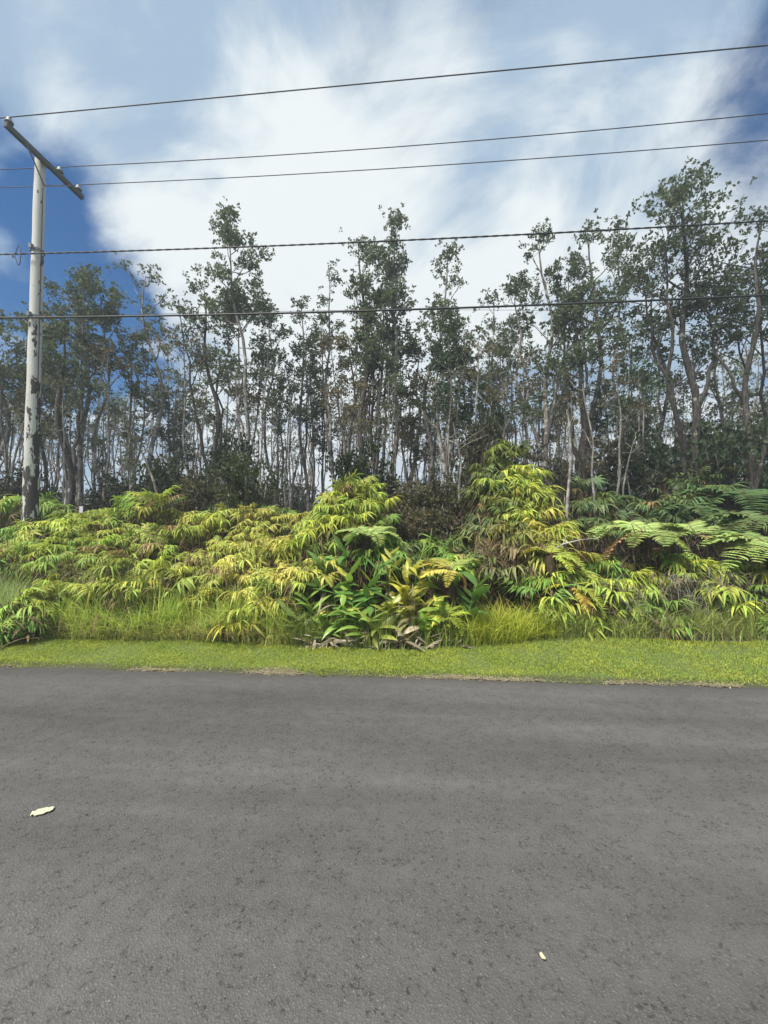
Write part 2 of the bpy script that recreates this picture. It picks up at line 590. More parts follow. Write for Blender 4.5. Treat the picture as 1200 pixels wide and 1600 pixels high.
mb = MB()
ex = np.concatenate([np.linspace(-300, -9, 40), np.linspace(-8.9, 8.9, 700), np.linspace(9, 300, 40)])
ey = road_edge(ex)
prof = [(-7.0, -0.02), (-6.9, 0.0), (-3.2, 0.012), (-0.4, 0.006)]
cols = [np.stack([ex, np.full_like(ex, yy), np.full_like(ex, z)], -1) for yy, z in prof]
cols.append(np.stack([ex, ey - 0.03, np.full_like(ex, 0.002)], -1))
cols.append(np.stack([ex, ey, np.full_like(ex, -0.012)], -1))
cols.append(np.stack([ex, ey + 0.01, np.full_like(ex, -0.06)], -1))
V = np.stack(cols, 0)
n = len(ex)
ii, jj = np.meshgrid(np.arange(len(cols) - 1), np.arange(n - 1), indexing='ij')
a = (ii * n + jj).ravel()
mb.add(V.reshape(-1, 3), np.stack([a, a + 1, a + n + 1, a + n], -1))
tag(obj('road', mb.mesh('road', M_ROAD)), kind='structure')


# ------------------------------------------------------------------ utility pole and wires
POLE_Z = 9.0
ptop = W(63, 250, POLE_Z)
pbot = W(45, 870, POLE_Z)
pb = pbot + (pbot - ptop) * ((pbot[2] - (gz(pbot[0], pbot[1]) - 0.1)) / (ptop[2] - pbot[2]))
pole = thing('utility_pole', tuple(pb), 'tall wooden utility pole with peeling white paint and a crossarm', 'utility pole')
rel = lambda q: np.asarray(q) - pb
mb = MB()
tt = np.linspace(0, 1, 40)
Pp = np.outer(1 - tt, rel(pb)) + np.outer(tt, rel(ptop))
tube(mb, Pp, 0.155 - 0.055 * tt + 0.004 * np.sin(tt * 37), 20)
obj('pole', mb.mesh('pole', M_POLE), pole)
# crossarm: runs across the road direction, bolted on the pole's right face near the top
arm_h = ptop[2] - 0.10
a_near = W(7, 181, 8.07)
a_far = W(128, 305, 9.95)
a_near[2] = a_far[2] = arm_h
ctr = (a_near + a_far) / 2
dirv = nz(a_far - a_near)
ln = np.linalg.norm(a_far - a_near)
side = np.array([dirv[1], -dirv[0], 0])
# slide the arm sideways so that it touches the pole
pc = pb + (ptop - pb) * ((arm_h - pb[2]) / (ptop[2] - pb[2]))
off = np.dot(ctr - pc, side)
shift = side * (0.165 - off)
a_near, a_far, ctr = a_near + shift, a_far + shift, ctr + shift
rot = np.stack([dirv, -side, np.array([0, 0, 1.0])], 1)
mb = MB()
box(mb, rel(ctr), ln, 0.095, 0.118, rot)
me = mb.mesh('crossarm', M_ARM, False)
crossarm = obj('crossarm', me, pole)
bv = crossarm.modifiers.new('bevel', 'BEVEL')
bv.width = 0.012
for s in (-1, 1):
    mb = MB()
    q0 = ctr + dirv * s * 0.55 + side * 0.052 - np.array([0, 0, 0.03])
    q1 = pc + side * 0.125 - np.array([0, 0, 0.52])
    tube(mb, np.array([rel(q0), rel(q1)]), 0.016, 5)
    obj('brace', mb.mesh('brace', M_STEEL, False), crossarm)
ins = []
for fr in (0.04, 0.66, 0.93):
    q = a_near + (a_far - a_near) * fr + np.array([0, 0, 0.059])
    mb = MB()
    lathe(mb, [(0.014, -0.06), (0.014, 0.03), (0.03, 0.035), (0.075, 0.03), (0.082, 0.055), (0.055, 0.075), (0.058, 0.095), (0.04, 0.11), (0.046, 0.13), (0.03, 0.15), (0.001, 0.152)], rel(q), sides=14)
    obj('insulator', mb.mesh('insulator', M_PORC), crossarm)
    ins.append(q + np.array([0, 0, 0.15]))
for (py, nm) in ((393, 'cable_clamp'), (497, 'cable_clamp')):
    pcx = pb + (ptop - pb) * ((W(56, py, POLE_Z)[2] - pb[2]) / (ptop[2] - pb[2]))
    mb = MB()
    lathe(mb, [(0.124, -0.03), (0.136, -0.028), (0.136, 0.028), (0.124, 0.03)] if py < 450 else [(0.134, -0.03), (0.145, -0.028), (0.145, 0.028), (0.134, 0.03)], rel(pcx), sides=18)
    box(mb, rel(pcx) + np.array([0.02, -0.18, 0]), 0.06, 0.07, 0.10)
    obj(nm, mb.mesh(nm, M_STEEL, False), pole)
mb = MB()
th = np.linspace(0.02, 0.93, 50)
pl = np.outer(1 - th, rel(pb)) + np.outer(th, rel(ptop))
rr = 0.155 - 0.055 * th + 0.010
pl += np.stack([0.97 * rr, -0.25 * rr, 0 * rr], -1)
tube(mb, pl, 0.008, 5)
obj('ground_wire', mb.mesh('ground_wire', M_CABLE), pole)


def wire(pts, rad, label, mat, twist=0.0, name='utility_wire', sides=7):
    pts = np.asarray(pts)
    x = pts[:, 0]
    cy = np.polyfit(x, pts[:, 1], 1)
    cz = np.polyfit(x, pts[:, 2], 2 if len(pts) > 2 else 1)
    X = np.linspace(-16, 16, 260)
    mid = (X > -16)
    P = np.stack([X, np.polyval(cy, X), np.polyval(cz, X)], -1)
    mb = MB()
    if twist:
        for ph in (0, math.pi):
            Q = P.copy()
            Xd = np.linspace(-16, 16, 1100)
            Q = np.stack([Xd, np.polyval(cy, Xd) + twist * np.cos(Xd * 15 + ph), np.polyval(cz, Xd) + twist * np.sin(Xd * 15 + ph)], -1)
            tube(mb, Q, rad, 6)
    else:
        tube(mb, P, rad, sides)
    me = mb.mesh(name, mat)
    return tag(obj(name, me), label, 'wire', 'overhead wires along the road')


wire([ins[0], W(600, 126, 7.49), W(1200, 72, 6.97)], 0.011, 'highest overhead wire, from the near end of the crossarm', M_WIRE)
wire([ins[1], W(600, 230, 8.71), W(1200, 178, 8.13)], 0.0095, 'second overhead wire from the top, on the middle insulator', M_WIRE)
wire([ins[2], W(600, 262, 9.17), W(1200, 220, 8.56)], 0.0095, 'third overhead wire from the top, on the far end of the crossarm', M_WIRE)
wire([W(55, 396, 8.8), W(600, 377, 8.19), W(1200, 345, 7.6)], 0.012, 'twisted dark cable clamped halfway up the white pole', M_CABLE, 0.006)
wire([W(55, 496, 8.8), W(600, 485, 8.19), W(1200, 461, 7.6)], 0.020, 'lowest and thickest black cable crossing the tree trunks', M_CABLE)
wire([W(55, 487, 9.2), W(600, 500, 10.5), W(1200, 486, 10.5)], 0.005, 'hair thin wire between the trees just below the thickest cable', M_WIRE, sides=4)
# wire tail loop left of the pole on the twisted cable
mb = MB()
c0 = W(28, 400, 8.84)
ta = np.linspace(0, 2 * math.pi, 30)
tube(mb, np.stack([c0[0] + 0.10 * np.sin(ta), np.full(30, c0[1] - 0.03), c0[2] + 0.27 * np.sin(ta) * np.cos(ta) * 1.0 + 0.13 * np.cos(ta)], -1), 0.008, 5, cap=False)
tag(obj('wire_tie', mb.mesh('wire_tie', M_CABLE)), 'loose wire loop tied on the cable left of the pole', 'wire tie')

# ------------------------------------------------------------------ trees
def rosettes(mb, C, D, rg, nleaf=8, size=0.10, spread=0.9):
    """leaf rosettes at points C (n,3) pointing along D (n,3)"""
    n = len(C)
    if n == 0:
        return
    m = n * nleaf
    c = np.repeat(C, nleaf, 0)
    d = np.repeat(nz(D), nleaf, 0)
    rv = nz(rg.normal(size=(m, 3)))
    ld = nz(d * rg.uniform(0.1, 0.9, (m, 1)) + rv * spread)
    Ln = size * rg.uniform(0.7, 1.25, (m, 1))
    st = c + ld * Ln * 0.15 + rg.normal(size=(m, 3)) * size * 0.22
    sd = nz(np.cross(ld, rg.normal(size=(m, 3)))) * Ln * 0.30
    nrmv = np.cross(ld, sd)
    V = np.stack([st, st + ld * Ln * 0.55 - sd + nrmv * 0.2, st + ld * Ln, st + ld * Ln * 0.55 + sd + nrmv * 0.2], 1).reshape(-1, 3)
    F = np.arange(m * 4).reshape(-1, 4)
    rc = np.repeat(rg.random(n), nleaf) * 0.6 + rg.random(m) * 0.4
    mb.add(V, F, rc)


def curve_branch(p0, d0, length, rg, k=6, up=0.35, wob=0.12):
    P = [np.array(p0)]
    d = nz(np.array(d0, float))
    st = length / (k - 1)
    for _ in range(k - 1):
        d = nz(d + np.array([0, 0, up / k]) + rg.normal(size=3) * wob)
        P.append(P[-1] + d * st)
    return np.array(P)


def gen_tree(seed, top, r0, crown_lo=0.45, crown_r=1.1, stems=1, n_limb=9, sub=4, leaf_per=4.6, nleaf=9, leaf=0.092, wob=0.024, epi=0.25, split=0.4, mesh_only=True, dens=1.0, twig=True, sides=8, lo_add=0.0):
    """top: vector from the base to the tip. Returns (wood MB, leaf MB)."""
    rg = np.random.default_rng(seed)
    crown_lo = min(crown_lo + lo_add, max(.66, crown_lo))
    wood, lv = MB(), MB()
    top = np.asarray(top, float)
    H = top[2]
    K = 16
    t = np.linspace(0, 1, K)

    def stem_path(end, w):
        ph = rg.uniform(0, 6.28, 4)
        fr = rg.uniform(0.8, 2.2, 4)
        P = np.outer(t, end)
        env = np.sin(np.clip(t, 0, 1) * math.pi) ** 0.7
        P[:, 0] += w * H * env * (0.7 * np.sin(fr[0] * 6 * t + ph[0]) + 0.3 * np.sin(fr[1] * 11 * t + ph[1]))
        P[:, 1] += w * H * env * (0.7 * np.sin(fr[2] * 6 * t + ph[2]) + 0.3 * np.sin(fr[3] * 11 * t + ph[3]))
        P[:, :2] -= P[0, :2]
        return P

    main = stem_path(top, wob)
    rad = 0.85 * r0 * (1 - t) ** 0.75 + 0.012
    rad[0] *= 1.25
    leaders = [(main, rad, crown_lo)]
    tube(wood, main, rad, sides, rg.random())
    for s in range(stems - 1):
        f0 = rg.uniform(0.12, split) if split > 0.12 else split
        k0 = int(f0 * (K - 1))
        p0 = main[k0]
        az = rg.uniform(0, 6.28)
        endh = H * rg.uniform(0.72, 0.97)
        end = np.array([top[0] * endh / H + math.cos(az) * crown_r * rg.uniform(0.5, 0.9), top[1] * endh / H + math.sin(az) * crown_r * rg.uniform(0.5, 0.9), endh])
        tl = np.linspace(0, 1, 12)
        dd = end - p0
        P = p0 + np.outer(tl, dd)
        bow = np.sin(tl * math.pi) * 0.05 * H * 0.5
        P[:, 0] += math.cos(az) * bow * 0.5
        P[:, 1] += math.sin(az) * bow * 0.5
        P += rg.normal(size=(12, 3)) * 0.006 * H * np.sin(tl * math.pi)[:, None]
        rl = rad[k0] * 0.58 * (1 - tl) ** 0.75 + 0.010
        tube(wood, P, rl, max(5, sides - 2), rg.random())
        leaders.append((P, rl, max(0.05, (crown_lo * H - p0[2]) / max(endh - p0[2], 0.1))))
    C, D = [], []

    def leafclump(p, d, k, rad):
        for _ in range(int(k)):
            q = p + rg.normal(size=3) * rad * np.array([1, 1, 0.75])
            C.append(q)
            D.append(d + np.array([0, 0, 0.6]))

    nl = max(2, int(n_limb / (0.55 + 0.45 * len(leaders))))
    for P, rl, lo in leaders:
        Kp = len(P)
        top_d = P[-1] - P[-3]
        leafclump(P[-1], nz(top_d), leaf_per * 3 * dens, 0.22)
        fs = lo + (1 - lo) * (np.arange(nl) + rg.uniform(0.1, 0.9, nl)) / nl * 0.97
        for i, f in enumerate(fs):
            u = f * (Kp - 1)
            k = min(int(u), Kp - 2)
            p0 = P[k] + (P[k + 1] - P[k]) * (u - k)
            rp = rl[k]
            rel_f = (f - lo) / max(1 - lo, 0.01)
            env = (0.55 + 0.9 * math.sin(math.pi * min(1, 0.25 + 0.72 * rel_f)) ** 0.8) * (1.0 - 0.45 * rel_f)
            Lb = crown_r * env * rg.uniform(0.6, 1.25) / (1 if len(leaders) == 1 else 1.35)
            az = i * 2.4 + rg.uniform(-0.6, 0.6)
            el = rg.uniform(0.35, 0.95)
            d0 = np.array([math.cos(az) * math.cos(el), math.sin(az) * math.cos(el), math.sin(el)])
            B = curve_branch(p0, d0, Lb, rg, 7, 0.55, 0.13)
            rb = np.linspace(min(rp * 0.55, 0.012 + 0.022 * Lb), 0.007, 7)
            tube(wood, B, rb, 5, rg.random(), cap=False)
            for s in range(sub):
                g = rg.uniform(0.3, 1.0)
                kk = min(int(g * 6), 5)
                q0 = B[kk] + (B[kk + 1] - B[kk]) * (g * 6 - kk)
                dd = nz(nz(B[kk + 1] - B[kk]) + rg.normal(size=3) * 0.65 + np.array([0, 0, 0.25]))
                Ls = Lb * rg.uniform(0.28, 0.55) + 0.12
                S = curve_branch(q0, dd, Ls, rg, 4, 0.4, 0.16)
                if twig:
                    tube(wood, S, np.linspace(0.008, 0.004, 4), 3, rg.random(), cap=False)
                leafclump(S[-1], S[-1] - S[-2], rg.poisson(leaf_per * dens) + 1, 0.09 + 0.04 * crown_r)
                if rg.random() < 0.6:
                    leafclump(S[2], S[2] - S[1], rg.poisson(leaf_per * 0.5 * dens), 0.10)
    # sprigs along the stem below the crown
    ne = int(epi * 40)
    for _ in range(ne):
        P, rl, lo = leaders[rg.integers(len(leaders))]
        f = rg.uniform(0.12, max(lo, 0.2))
        u = f * (len(P) - 1)
        k = min(int(u), len(P) - 2)
        p0 = P[k] + (P[k + 1] - P[k]) * (u - k)
        az = rg.uniform(0, 6.28)
        S = curve_branch(p0, [math.cos(az), math.sin(az), rg.uniform(-0.2, 0.9)], rg.uniform(0.25, 0.75), rg, 4, 0.3, 0.25)
        tube(wood, S, np.linspace(0.009, 0.003, 4), 3, rg.random(), cap=False)
        if rg.random() < 0.7:
            leafclump(S[-1], S[-1] - S[-2], rg.poisson(1.1), 0.08)
    rosettes(lv, np.array(C), np.array(D), rg, nleaf, leaf)
    return wood, lv


GREEN = (0.110, 0.140, 0.080)
GREY_G = (0.150, 0.165, 0.110)
DARK_G = (0.07, 0.105, 0.055)
BROWN_G = (0.15, 0.13, 0.08)


def place_tree(seed, bpx, tpx, tpy, Z, label, bark=M_BARK, color=GREEN, Zt=None, name='ohia_tree', cat='tree', group='tall trees at the front of the woods', **kw):
    b = base_at(bpx, Z)
    b[2] -= 0.08
    tp = W(tpx, tpy + 16, Zt or Z)
    kw['epi'] = kw.get('epi', .25) * .55
    w, lv = gen_tree(seed, tp - b, lo_add=.17, **kw)
    o = thing(name, tuple(b), label, cat, group)
    obj('trunk', w.mesh('trunk', bark), o)
    obj('crown', lv.mesh('crown', M_LEAF), o, color=color)
    return o


# (seed, base px, top px, top py, depth, label, options)
HERO = [
    (1, 8, -8, 470, 13.0, 'bushy tree cut off by the left edge, behind the white pole', dict(r0=.10, crown_r=1.3, crown_lo=.40, stems=2, n_limb=12, dens=1.2)),
    (2, 128, 128, 418, 13.0, 'tall rounded tree next to the right of the white pole', dict(r0=.11, crown_r=1.25, crown_lo=.46, stems=3, n_limb=14, dens=1.3)),
    (3, 106, 100, 500, 12.0, 'thick dark leaning trunk with low crown right of the pole', dict(r0=.14, crown_r=1.3, crown_lo=.42, stems=3, n_limb=10, bark=M_DARKBARK, wob=.022)),
    (4, 152, 165, 470, 13.5, 'slim pale mottled trunk beside the rounded tree near the pole', dict(r0=.075, crown_r=.9, crown_lo=.55, bark=M_PALEBARK)),
    (5, 240, 228, 415, 14.0, 'tall tree with wispy twin tips over a blue sky gap', dict(r0=.11, crown_r=1.35, crown_lo=.50, stems=2, split=.6, n_limb=9, dens=.75, wob=.035)),
    (6, 205, 205, 520, 15.0, 'slender low tree left of the wispy twin tipped tree', dict(r0=.08, crown_r=1.0, crown_lo=.40, stems=2)),
    (7, 397, 358, 338, 13.0, 'tallest tree left of centre, with a straight slim grey trunk', dict(r0=.095, crown_r=1.35, crown_lo=.52, stems=2, split=.55, n_limb=17, dens=1.9, wob=.02)),
    (8, 350, 318, 432, 14.0, 'forked tree with dark tangled base left of the tallest slim trunk', dict(r0=.13, crown_r=1.3, crown_lo=.42, stems=3, n_limb=10, bark=M_DARKBARK, dens=.9)),
    (9, 423, 420, 480, 15.0, 'thin tree just right of the straight slim grey trunk', dict(r0=.07, crown_r=.8, crown_lo=.45, wob=.03)),
    (10, 480, 470, 458, 15.5, 'slim tree in the sky gap left of the central tree group', dict(r0=.08, crown_r=1.0, crown_lo=.42, stems=2, dens=.8)),
    (11, 520, 515, 408, 15.0, 'narrow tree at the left flank of the central tree group', dict(r0=.08, crown_r=.85, crown_lo=.40, stems=2, dens=.8)),
    (12, 585, 560, 372, 13.0, 'dense many-stemmed tree in the middle of the central group', dict(r0=.13, crown_r=1.35, crown_lo=.30, stems=4, split=.25, n_limb=18, dens=1.6, bark=M_DARKBARK, epi=.6)),
    (13, 607, 618, 338, 13.4, 'tallest spire of the central tree group', dict(r0=.12, crown_r=.95, crown_lo=.42, stems=2, split=.55, n_limb=13, dens=1.5, wob=.02, epi=.5)),
    (14, 648, 700, 378, 13.5, 'tree whose pale limb leans right out of the central group', dict(r0=.09, crown_r=1.05, crown_lo=.60, stems=2, split=.5, bark=M_PALEBARK, dens=.85, wob=.03)),
    (15, 690, 690, 500, 12.5, 'dark green bushy tree at the right foot of the central group', dict(r0=.10, crown_r=1.0, crown_lo=.28, stems=3, n_limb=13, dens=1.2, color=DARK_G, epi=.7)),
    (16, 738, 725, 500, 16.0, 'thin tree in the gap right of the central group', dict(r0=.07, crown_r=.8, crown_lo=.35, stems=2, dens=.7)),
    (17, 775, 772, 455, 15.0, 'round topped tree behind the tall fern mound', dict(r0=.09, crown_r=1.15, crown_lo=.36, stems=3, n_limb=11, dens=.95)),
    (18, 822, 812, 440, 15.5, 'slim tree just right of the round topped tree', dict(r0=.08, crown_r=.9, crown_lo=.35, stems=2, dens=.9)),
    (19, 868, 842, 348, 13.0, 'tall narrow tree left of the dark stump like trunk', dict(r0=.11, crown_r=1.2, crown_lo=.42, stems=3, n_limb=13, dens=1.2, wob=.03)),
    (20, 935, 920, 352, 12.5, 'tall tree rising over the pale crooked trunks, right of centre', dict(r0=.11, crown_r=1.15, crown_lo=.42, stems=2, n_limb=13, dens=1.2, wob=.03)),
    (21, 985, 958, 350, 14.0, 'thin curving tree leaning left before the big right crown', dict(r0=.07, crown_r=.75, crown_lo=.62, dens=.8, bark=M_PALEBARK)),
    (22, 918, 900, 470, 12.0, 'fat black fern covered trunk right of the fern mound', dict(r0=.20, crown_r=1.1, crown_lo=.5, stems=2, bark=M_DARKBARK, epi=.8)),
    (23, 1085, 1065, 285, 11.0, 'largest tree on the right with a thick dark forked trunk', dict(r0=.14, crown_r=1.75, crown_lo=.50, stems=4, split=.55, n_limb=17, dens=.9, bark=M_DARKBARK, wob=.02, sub=5)),
    (24, 1045, 1020, 420, 12.5, 'mottled trunk left of the thick dark forked trunk', dict(r0=.10, crown_r=1.2, crown_lo=.42, stems=2, n_limb=11, dens=.75, epi=.6)),
    (25, 1155, 1192, 325, 10.5, 'dark crooked tree with bare forks near the right edge', dict(r0=.105, crown_r=1.5, crown_lo=.45, stems=3, split=.5, n_limb=14, dens=.75, bark=M_DARKBARK, wob=.022)),
    (26, 1215, 1225, 380, 11.5, 'tree cut off by the right edge of the view', dict(r0=.10, crown_r=1.5, crown_lo=.42, stems=3, n_limb=12, dens=.75, bark=M_DARKBARK)),
    (27, 1000, 1000, 560, 12.0, 'short leafy tree with mottled grey stem below the big right crown', dict(r0=.09, crown_r=1.2, crown_lo=.35, stems=3, n_limb=11, dens=.75, color=DARK_G)),
    (28, 1110, 1125, 500, 13.0, 'twisted tree between the two dark trunks on the right', dict(r0=.10, crown_r=1.2, crown_lo=.40, stems=3, dens=.7, wob=.03)),
    (29, 72, 60, 560, 14.0, 'thin dark trunk hugging the right side of the white pole', dict(r0=.09, crown_r=1.2, crown_lo=.40, stems=2, bark=M_DARKBARK)),
    (30, 270, 275, 590, 15.0, 'short tree in the pale sky gap below the wispy twin tips', dict(r0=.06, crown_r=.9, crown_lo=.30, stems=3, dens=.7)),
    (31, 560, 545, 520, 14.0, 'brownish tree at the left foot of the central group', dict(r0=.09, crown_r=.9, crown_lo=.3, stems=3, n_limb=11, color=BROWN_G, epi=.6)),
    (32, 640, 655, 540, 14.0, 'brown leaved tree at the core of the central group', dict(r0=.09, crown_r=.9, crown_lo=.28, stems=3, n_limb=11, color=BROWN_G, epi=.6)),
]
for (seed, bpx, tpx, tpy, Z, label, kw) in HERO:
    place_tree(seed, bpx, tpx, tpy, Z, label, **kw)

# pale bare saplings in front of the shade
def bare_stem(pts, Z, r0, label, name='bare_sapling', bark=M_PALEBARK, twigs=3, seed=0):
    rg = np.random.default_rng(seed)
    P0 = np.array([W(px, py, Z) for px, py in pts])
    k = np.linspace(0, len(pts) - 1, len(pts) * 5)
    P = np.stack([np.interp(k, np.arange(len(pts)), P0[:, i]) for i in range(3)], -1)
    for _ in range(2):
        P[1:-1] = (P[:-2] + 2 * P[1:-1] + P[2:]) / 4
    P[0, 2] = min(P[0, 2], gz(P[0, 0], P[0, 1]) - 0.02) if P[0, 2] > gz(P[0, 0], P[0, 1]) else P[0, 2]
    b = P[0].copy()
    o = thing(name, tuple(b), label, 'tree', 'pale bare saplings')
    mb = MB()
    tube(mb, P - b, np.linspace(r0, r0 * 0.45, len(P)), 7)
    tr = obj('trunk', mb.mesh('trunk', bark), o)
    for i in range(twigs):
        k0 = rg.integers(len(P) // 2, len(P))
        mb = MB()
        S = curve_branch(P[k0] - b, [rg.uniform(-1, 1), rg.uniform(-1, 1), 0.8], rg.uniform(0.3, 0.8), rg, 5, 0.3, 0.2)
        tube(mb, S, np.linspace(r0 * 0.4, 0.004, 5), 4)
        obj('twig', mb.mesh('twig', bark), tr)
    return o


bare_stem([(722, 860), (723, 812), (716, 770), (721, 725), (714, 690), (708, 660)], 8.6, .032, 'white crooked sapling stem left of the tall fern mound', seed=1)
bare_stem([(884, 860), (886, 790), (892, 720), (890, 668), (887, 640)], 8.8, .042, 'pale leaning stem just right of the tall fern mound', seed=2, twigs=4)
bare_stem([(930, 860), (931, 800), (924, 740), (928, 690), (914, 630), (910, 600)], 9.6, .028, 'long thin pale stem before the fat black trunk', seed=3, twigs=3)
bare_stem([(985, 830), (972, 770), (982, 720), (990, 690)], 10.2, .028, 'bare slanting stem between ferns and mottled trunks', seed=4, bark=M_BARK)
bare_stem([(250, 800), (243, 760), (228, 720), (218, 700)], 9.5, .035, 'bare dead branch leaning left over the fern bank', seed=5, bark=M_BARK)
bare_stem([(700, 850), (698, 800), (690, 760), (688, 772)], 8.9, .02, 'short broken stub left of the white crooked sapling', seed=6, twigs=1)

def area(px):
    for lim, txt in ((180, 'beside the white pole'), (330, 'under the wispy twin tips'), (480, 'near the tallest slim trunk'), (720, 'about the central tree group'), (900, 'behind the tall fern mound'), (1040, 'right of the fat black trunk')):
        if px < lim:
            return txt
    return 'near the thick forked trunk'


# deeper trees: a few kinds, many individuals
VAR = []
for k in range(12):
    rg = np.random.default_rng(100 + k)
    H = rg.uniform(7.0, 10.0)
    w, lv = gen_tree(200 + k, [rg.normal() * 0.4, rg.normal() * 0.4, H], r0=rg.uniform(.04, .075), crown_lo=rg.uniform(.55, .75), crown_r=rg.uniform(.55, .9), stems=int(rg.integers(1, 4)), n_limb=7, sub=3,
                     leaf_per=1.6, nleaf=6, leaf=0.09, epi=.15, dens=.8, wob=.03, sides=6)
    VAR.append((w.mesh('trunk', [M_BARK, M_PALEBARK, M_BARK][k % 3]), lv.mesh('crown', M_LEAF), H))
rg = np.random.default_rng(77)
cand = []
for zone, (Z0, Z1, n) in enumerate([(14.5, 18, 38), (18, 25, 56), (25, 36, 70)]):
    for i in range(n):
        px = -60 + 1320 * ((i * 0.618 + zone * 0.31) % 1.0) + rg.normal() * 14
        Z = rg.uniform(Z0, Z1)
        cand.append((px, Z, zone))
zl = ['thin grey tree just behind the front row, ', 'thin leafy tree in the middle of the woods, ', 'small distant tree at the back of the woods, ']
zg = ['thin trees behind the front row', 'thin trees in the middle of the woods', 'small trees at the back of the woods']
for (px, Z, zone) in cand:
    b = base_at(px, Z)
    mw, ml, H = VAR[rg.integers(len(VAR))]
    tpy = np.interp(px, [0, 180, 300, 420, 480, 560, 700, 760, 850, 1000, 1200], [590, 600, 630, 640, 630, 590, 605, 635, 610, 590, 580]) + rg.normal() * 30 + 24 * zone + 14
    hw = W(px, tpy, Z)[2] - b[2]
    s = hw / H
    o = thing('slender_tree', (b[0], b[1], b[2] - 0.05), zl[zone] + area(px), 'tree', zg[zone] + ' ' + area(px), rg.uniform(0, 6.28))
    o.rotation_euler = (rg.normal() * 0.035, rg.normal() * 0.035, rg.uniform(0, 6.28))
    sx = max(s, 0.7) * rg.uniform(.8, 1.1)
    o.scale = (sx, sx, s)
    cl = [GREEN, GREY_G, DARK_G, BROWN_G, GREY_G][rg.integers(5)]
    obj('trunk', mw, o)
    obj('crown', ml, o, color=cl)

# straight thin poles with little foliage, close behind the first trees
PV = []
for k in range(8):
    rg = np.random.default_rng(600 + k)
    w, lv = gen_tree(640 + k, [rg.normal() * 0.25, rg.normal() * 0.25, 7.0], r0=rg.uniform(.028, .05), crown_lo=rg.uniform(.6, .8), crown_r=rg.uniform(.4, .7), stems=1 + k % 2, split=.5, n_limb=6, sub=3, leaf_per=2.2, nleaf=6, leaf=.10, epi=.2, wob=.013, sides=6)
    PV.append((w.mesh('trunk', [M_PALEBARK, M_BARK][k % 2]), lv.mesh('crown', M_LEAF)))
rg = np.random.default_rng(78)
for i in range(130):
    px = -40 + 1280 * ((i * 0.618 + .17) % 1.0) + rg.normal() * 10
    Z = rg.uniform(10.8, 20)
    b = base_at(px, Z)
    s = (W(px, rg.uniform(520, 690), Z)[2] - b[2]) / 7.0
    o = thing('pole_sapling', (b[0], b[1], b[2] - .05), 'thin straight grey sapling between larger trunks, ' + area(px), 'tree', 'thin straight saplings ' + area(px))
    o.rotation_euler = (rg.normal() * .04, rg.normal() * .04, rg.uniform(0, 6.28))
    o.scale = (max(s, .75), max(s, .75), s)
    mw, ml = PV[rg.integers(8)]
    obj('trunk', mw, o)
    obj('crown', ml, o, color=[GREEN, GREY_G, BROWN_G][i % 3])

# far woods that read as one mass
mbw, mbl = MB(), MB()
rg = np.random.default_rng(9)
C = []
for i in range(320):
    x = rg.uniform(-75, 75)
    y = rg.uniform(33, 62)
    h = rg.uniform(3.5, 7.0)
    z = gz(x, y)
    P = np.array([[x, y, z - .1], [x + rg.normal() * .25, y, z + h * .5], [x + rg.normal() * .5, y, z + h]])
    tube(mbw, P, [.07, .05, .02], 4, cap=False)
    k = rg.poisson(9)
    C.append(np.stack([P[2, 0] + rg.normal(size=k) * .9, y + rg.normal(size=k) * .9, z + h * rg.uniform(.35, 1.05, k)], -1))
    k = rg.poisson(14)
    C.append(np.stack([x + rg.normal(size=k) * 1.3, y + rg.normal(size=k) * .9, z + 3.2 * rg.uniform(.0, 1.0, k)], -1))
C = np.concatenate(C)
rosettes(mbl, C, np.tile([0, 0, 1.0], (len(C), 1)), rg, 6, 0.34, 1.2)
far = tag(obj('far_woods', mbw.mesh('far_trunks', M_BARK)), 'far grey woods reading as one mass behind the trees', 'woods', kind='stuff')
tag(obj('foliage', mbl.mesh('foliage', M_LEAF), far, color=GREY_G), kind='stuff')

# ------------------------------------------------------------------ shrubs under the trees
SH = []
for k in range(6):
    w, lv = gen_tree(400 + k, [0.1, 0, 2.4], r0=.035, crown_lo=.12, crown_r=.95, stems=4, split=.16, n_limb=13, sub=4, leaf_per=4, nleaf=7, leaf=0.095, epi=.3, wob=.06, sides=5)
    SH.append((w.mesh('stems', M_BARK), lv.mesh('foliage', M_LEAF)))


def shrub(px, pyt, Z, label, color, k, wide=1.0, group='shrubs under the trees'):
    b = base_at(px, Z)
    h = W(px, pyt, Z)[2] - b[2]
    o = thing('shrub', tuple(b), label, 'shrub', group, k * 1.7 + px)
    s = max(h / 2.4, 0.2)
    o.scale = (wide * (0.5 + .5 * s), wide * (0.5 + .5 * s), s)
    w, lv = SH[k % 6]
    obj('stems', w, o)
    obj('foliage', lv, o, color=color)


shrub(268, 728, 10.5, 'dark dense shrub on the fern bank under the wispy tree', (0.055, 0.068, 0.038), 0, 1.0)
shrub(300, 765, 10.0, 'dull brown shrub between fern bank and tangled dark tree base', (0.11, 0.105, 0.06), 1)
shrub(345, 705, 11.5, 'dark vine clad shrub round the tangled tree base', (0.05, 0.07, 0.036), 2, .7)
shrub(378, 725, 10.0, 'grey green shrub at the foot of the straight slim trunk', (0.08, 0.10, 0.045), 3, .8)
shrub(580, 720, 9.6, 'dark leafy shrub behind the small fern mound', (0.03, 0.045, 0.02), 4, .8)
shrub(640, 772, 9.2, 'brownish brush right of the small fern mound', (0.12, 0.11, 0.06), 5, .9)
shrub(680, 760, 9.0, 'olive brush left of the white crooked sapling', (0.085, 0.085, 0.04), 0, .9)
shrub(655, 808, 8.4, 'low brown brush behind the yellow ginger', (0.13, 0.115, 0.065), 1, .9)
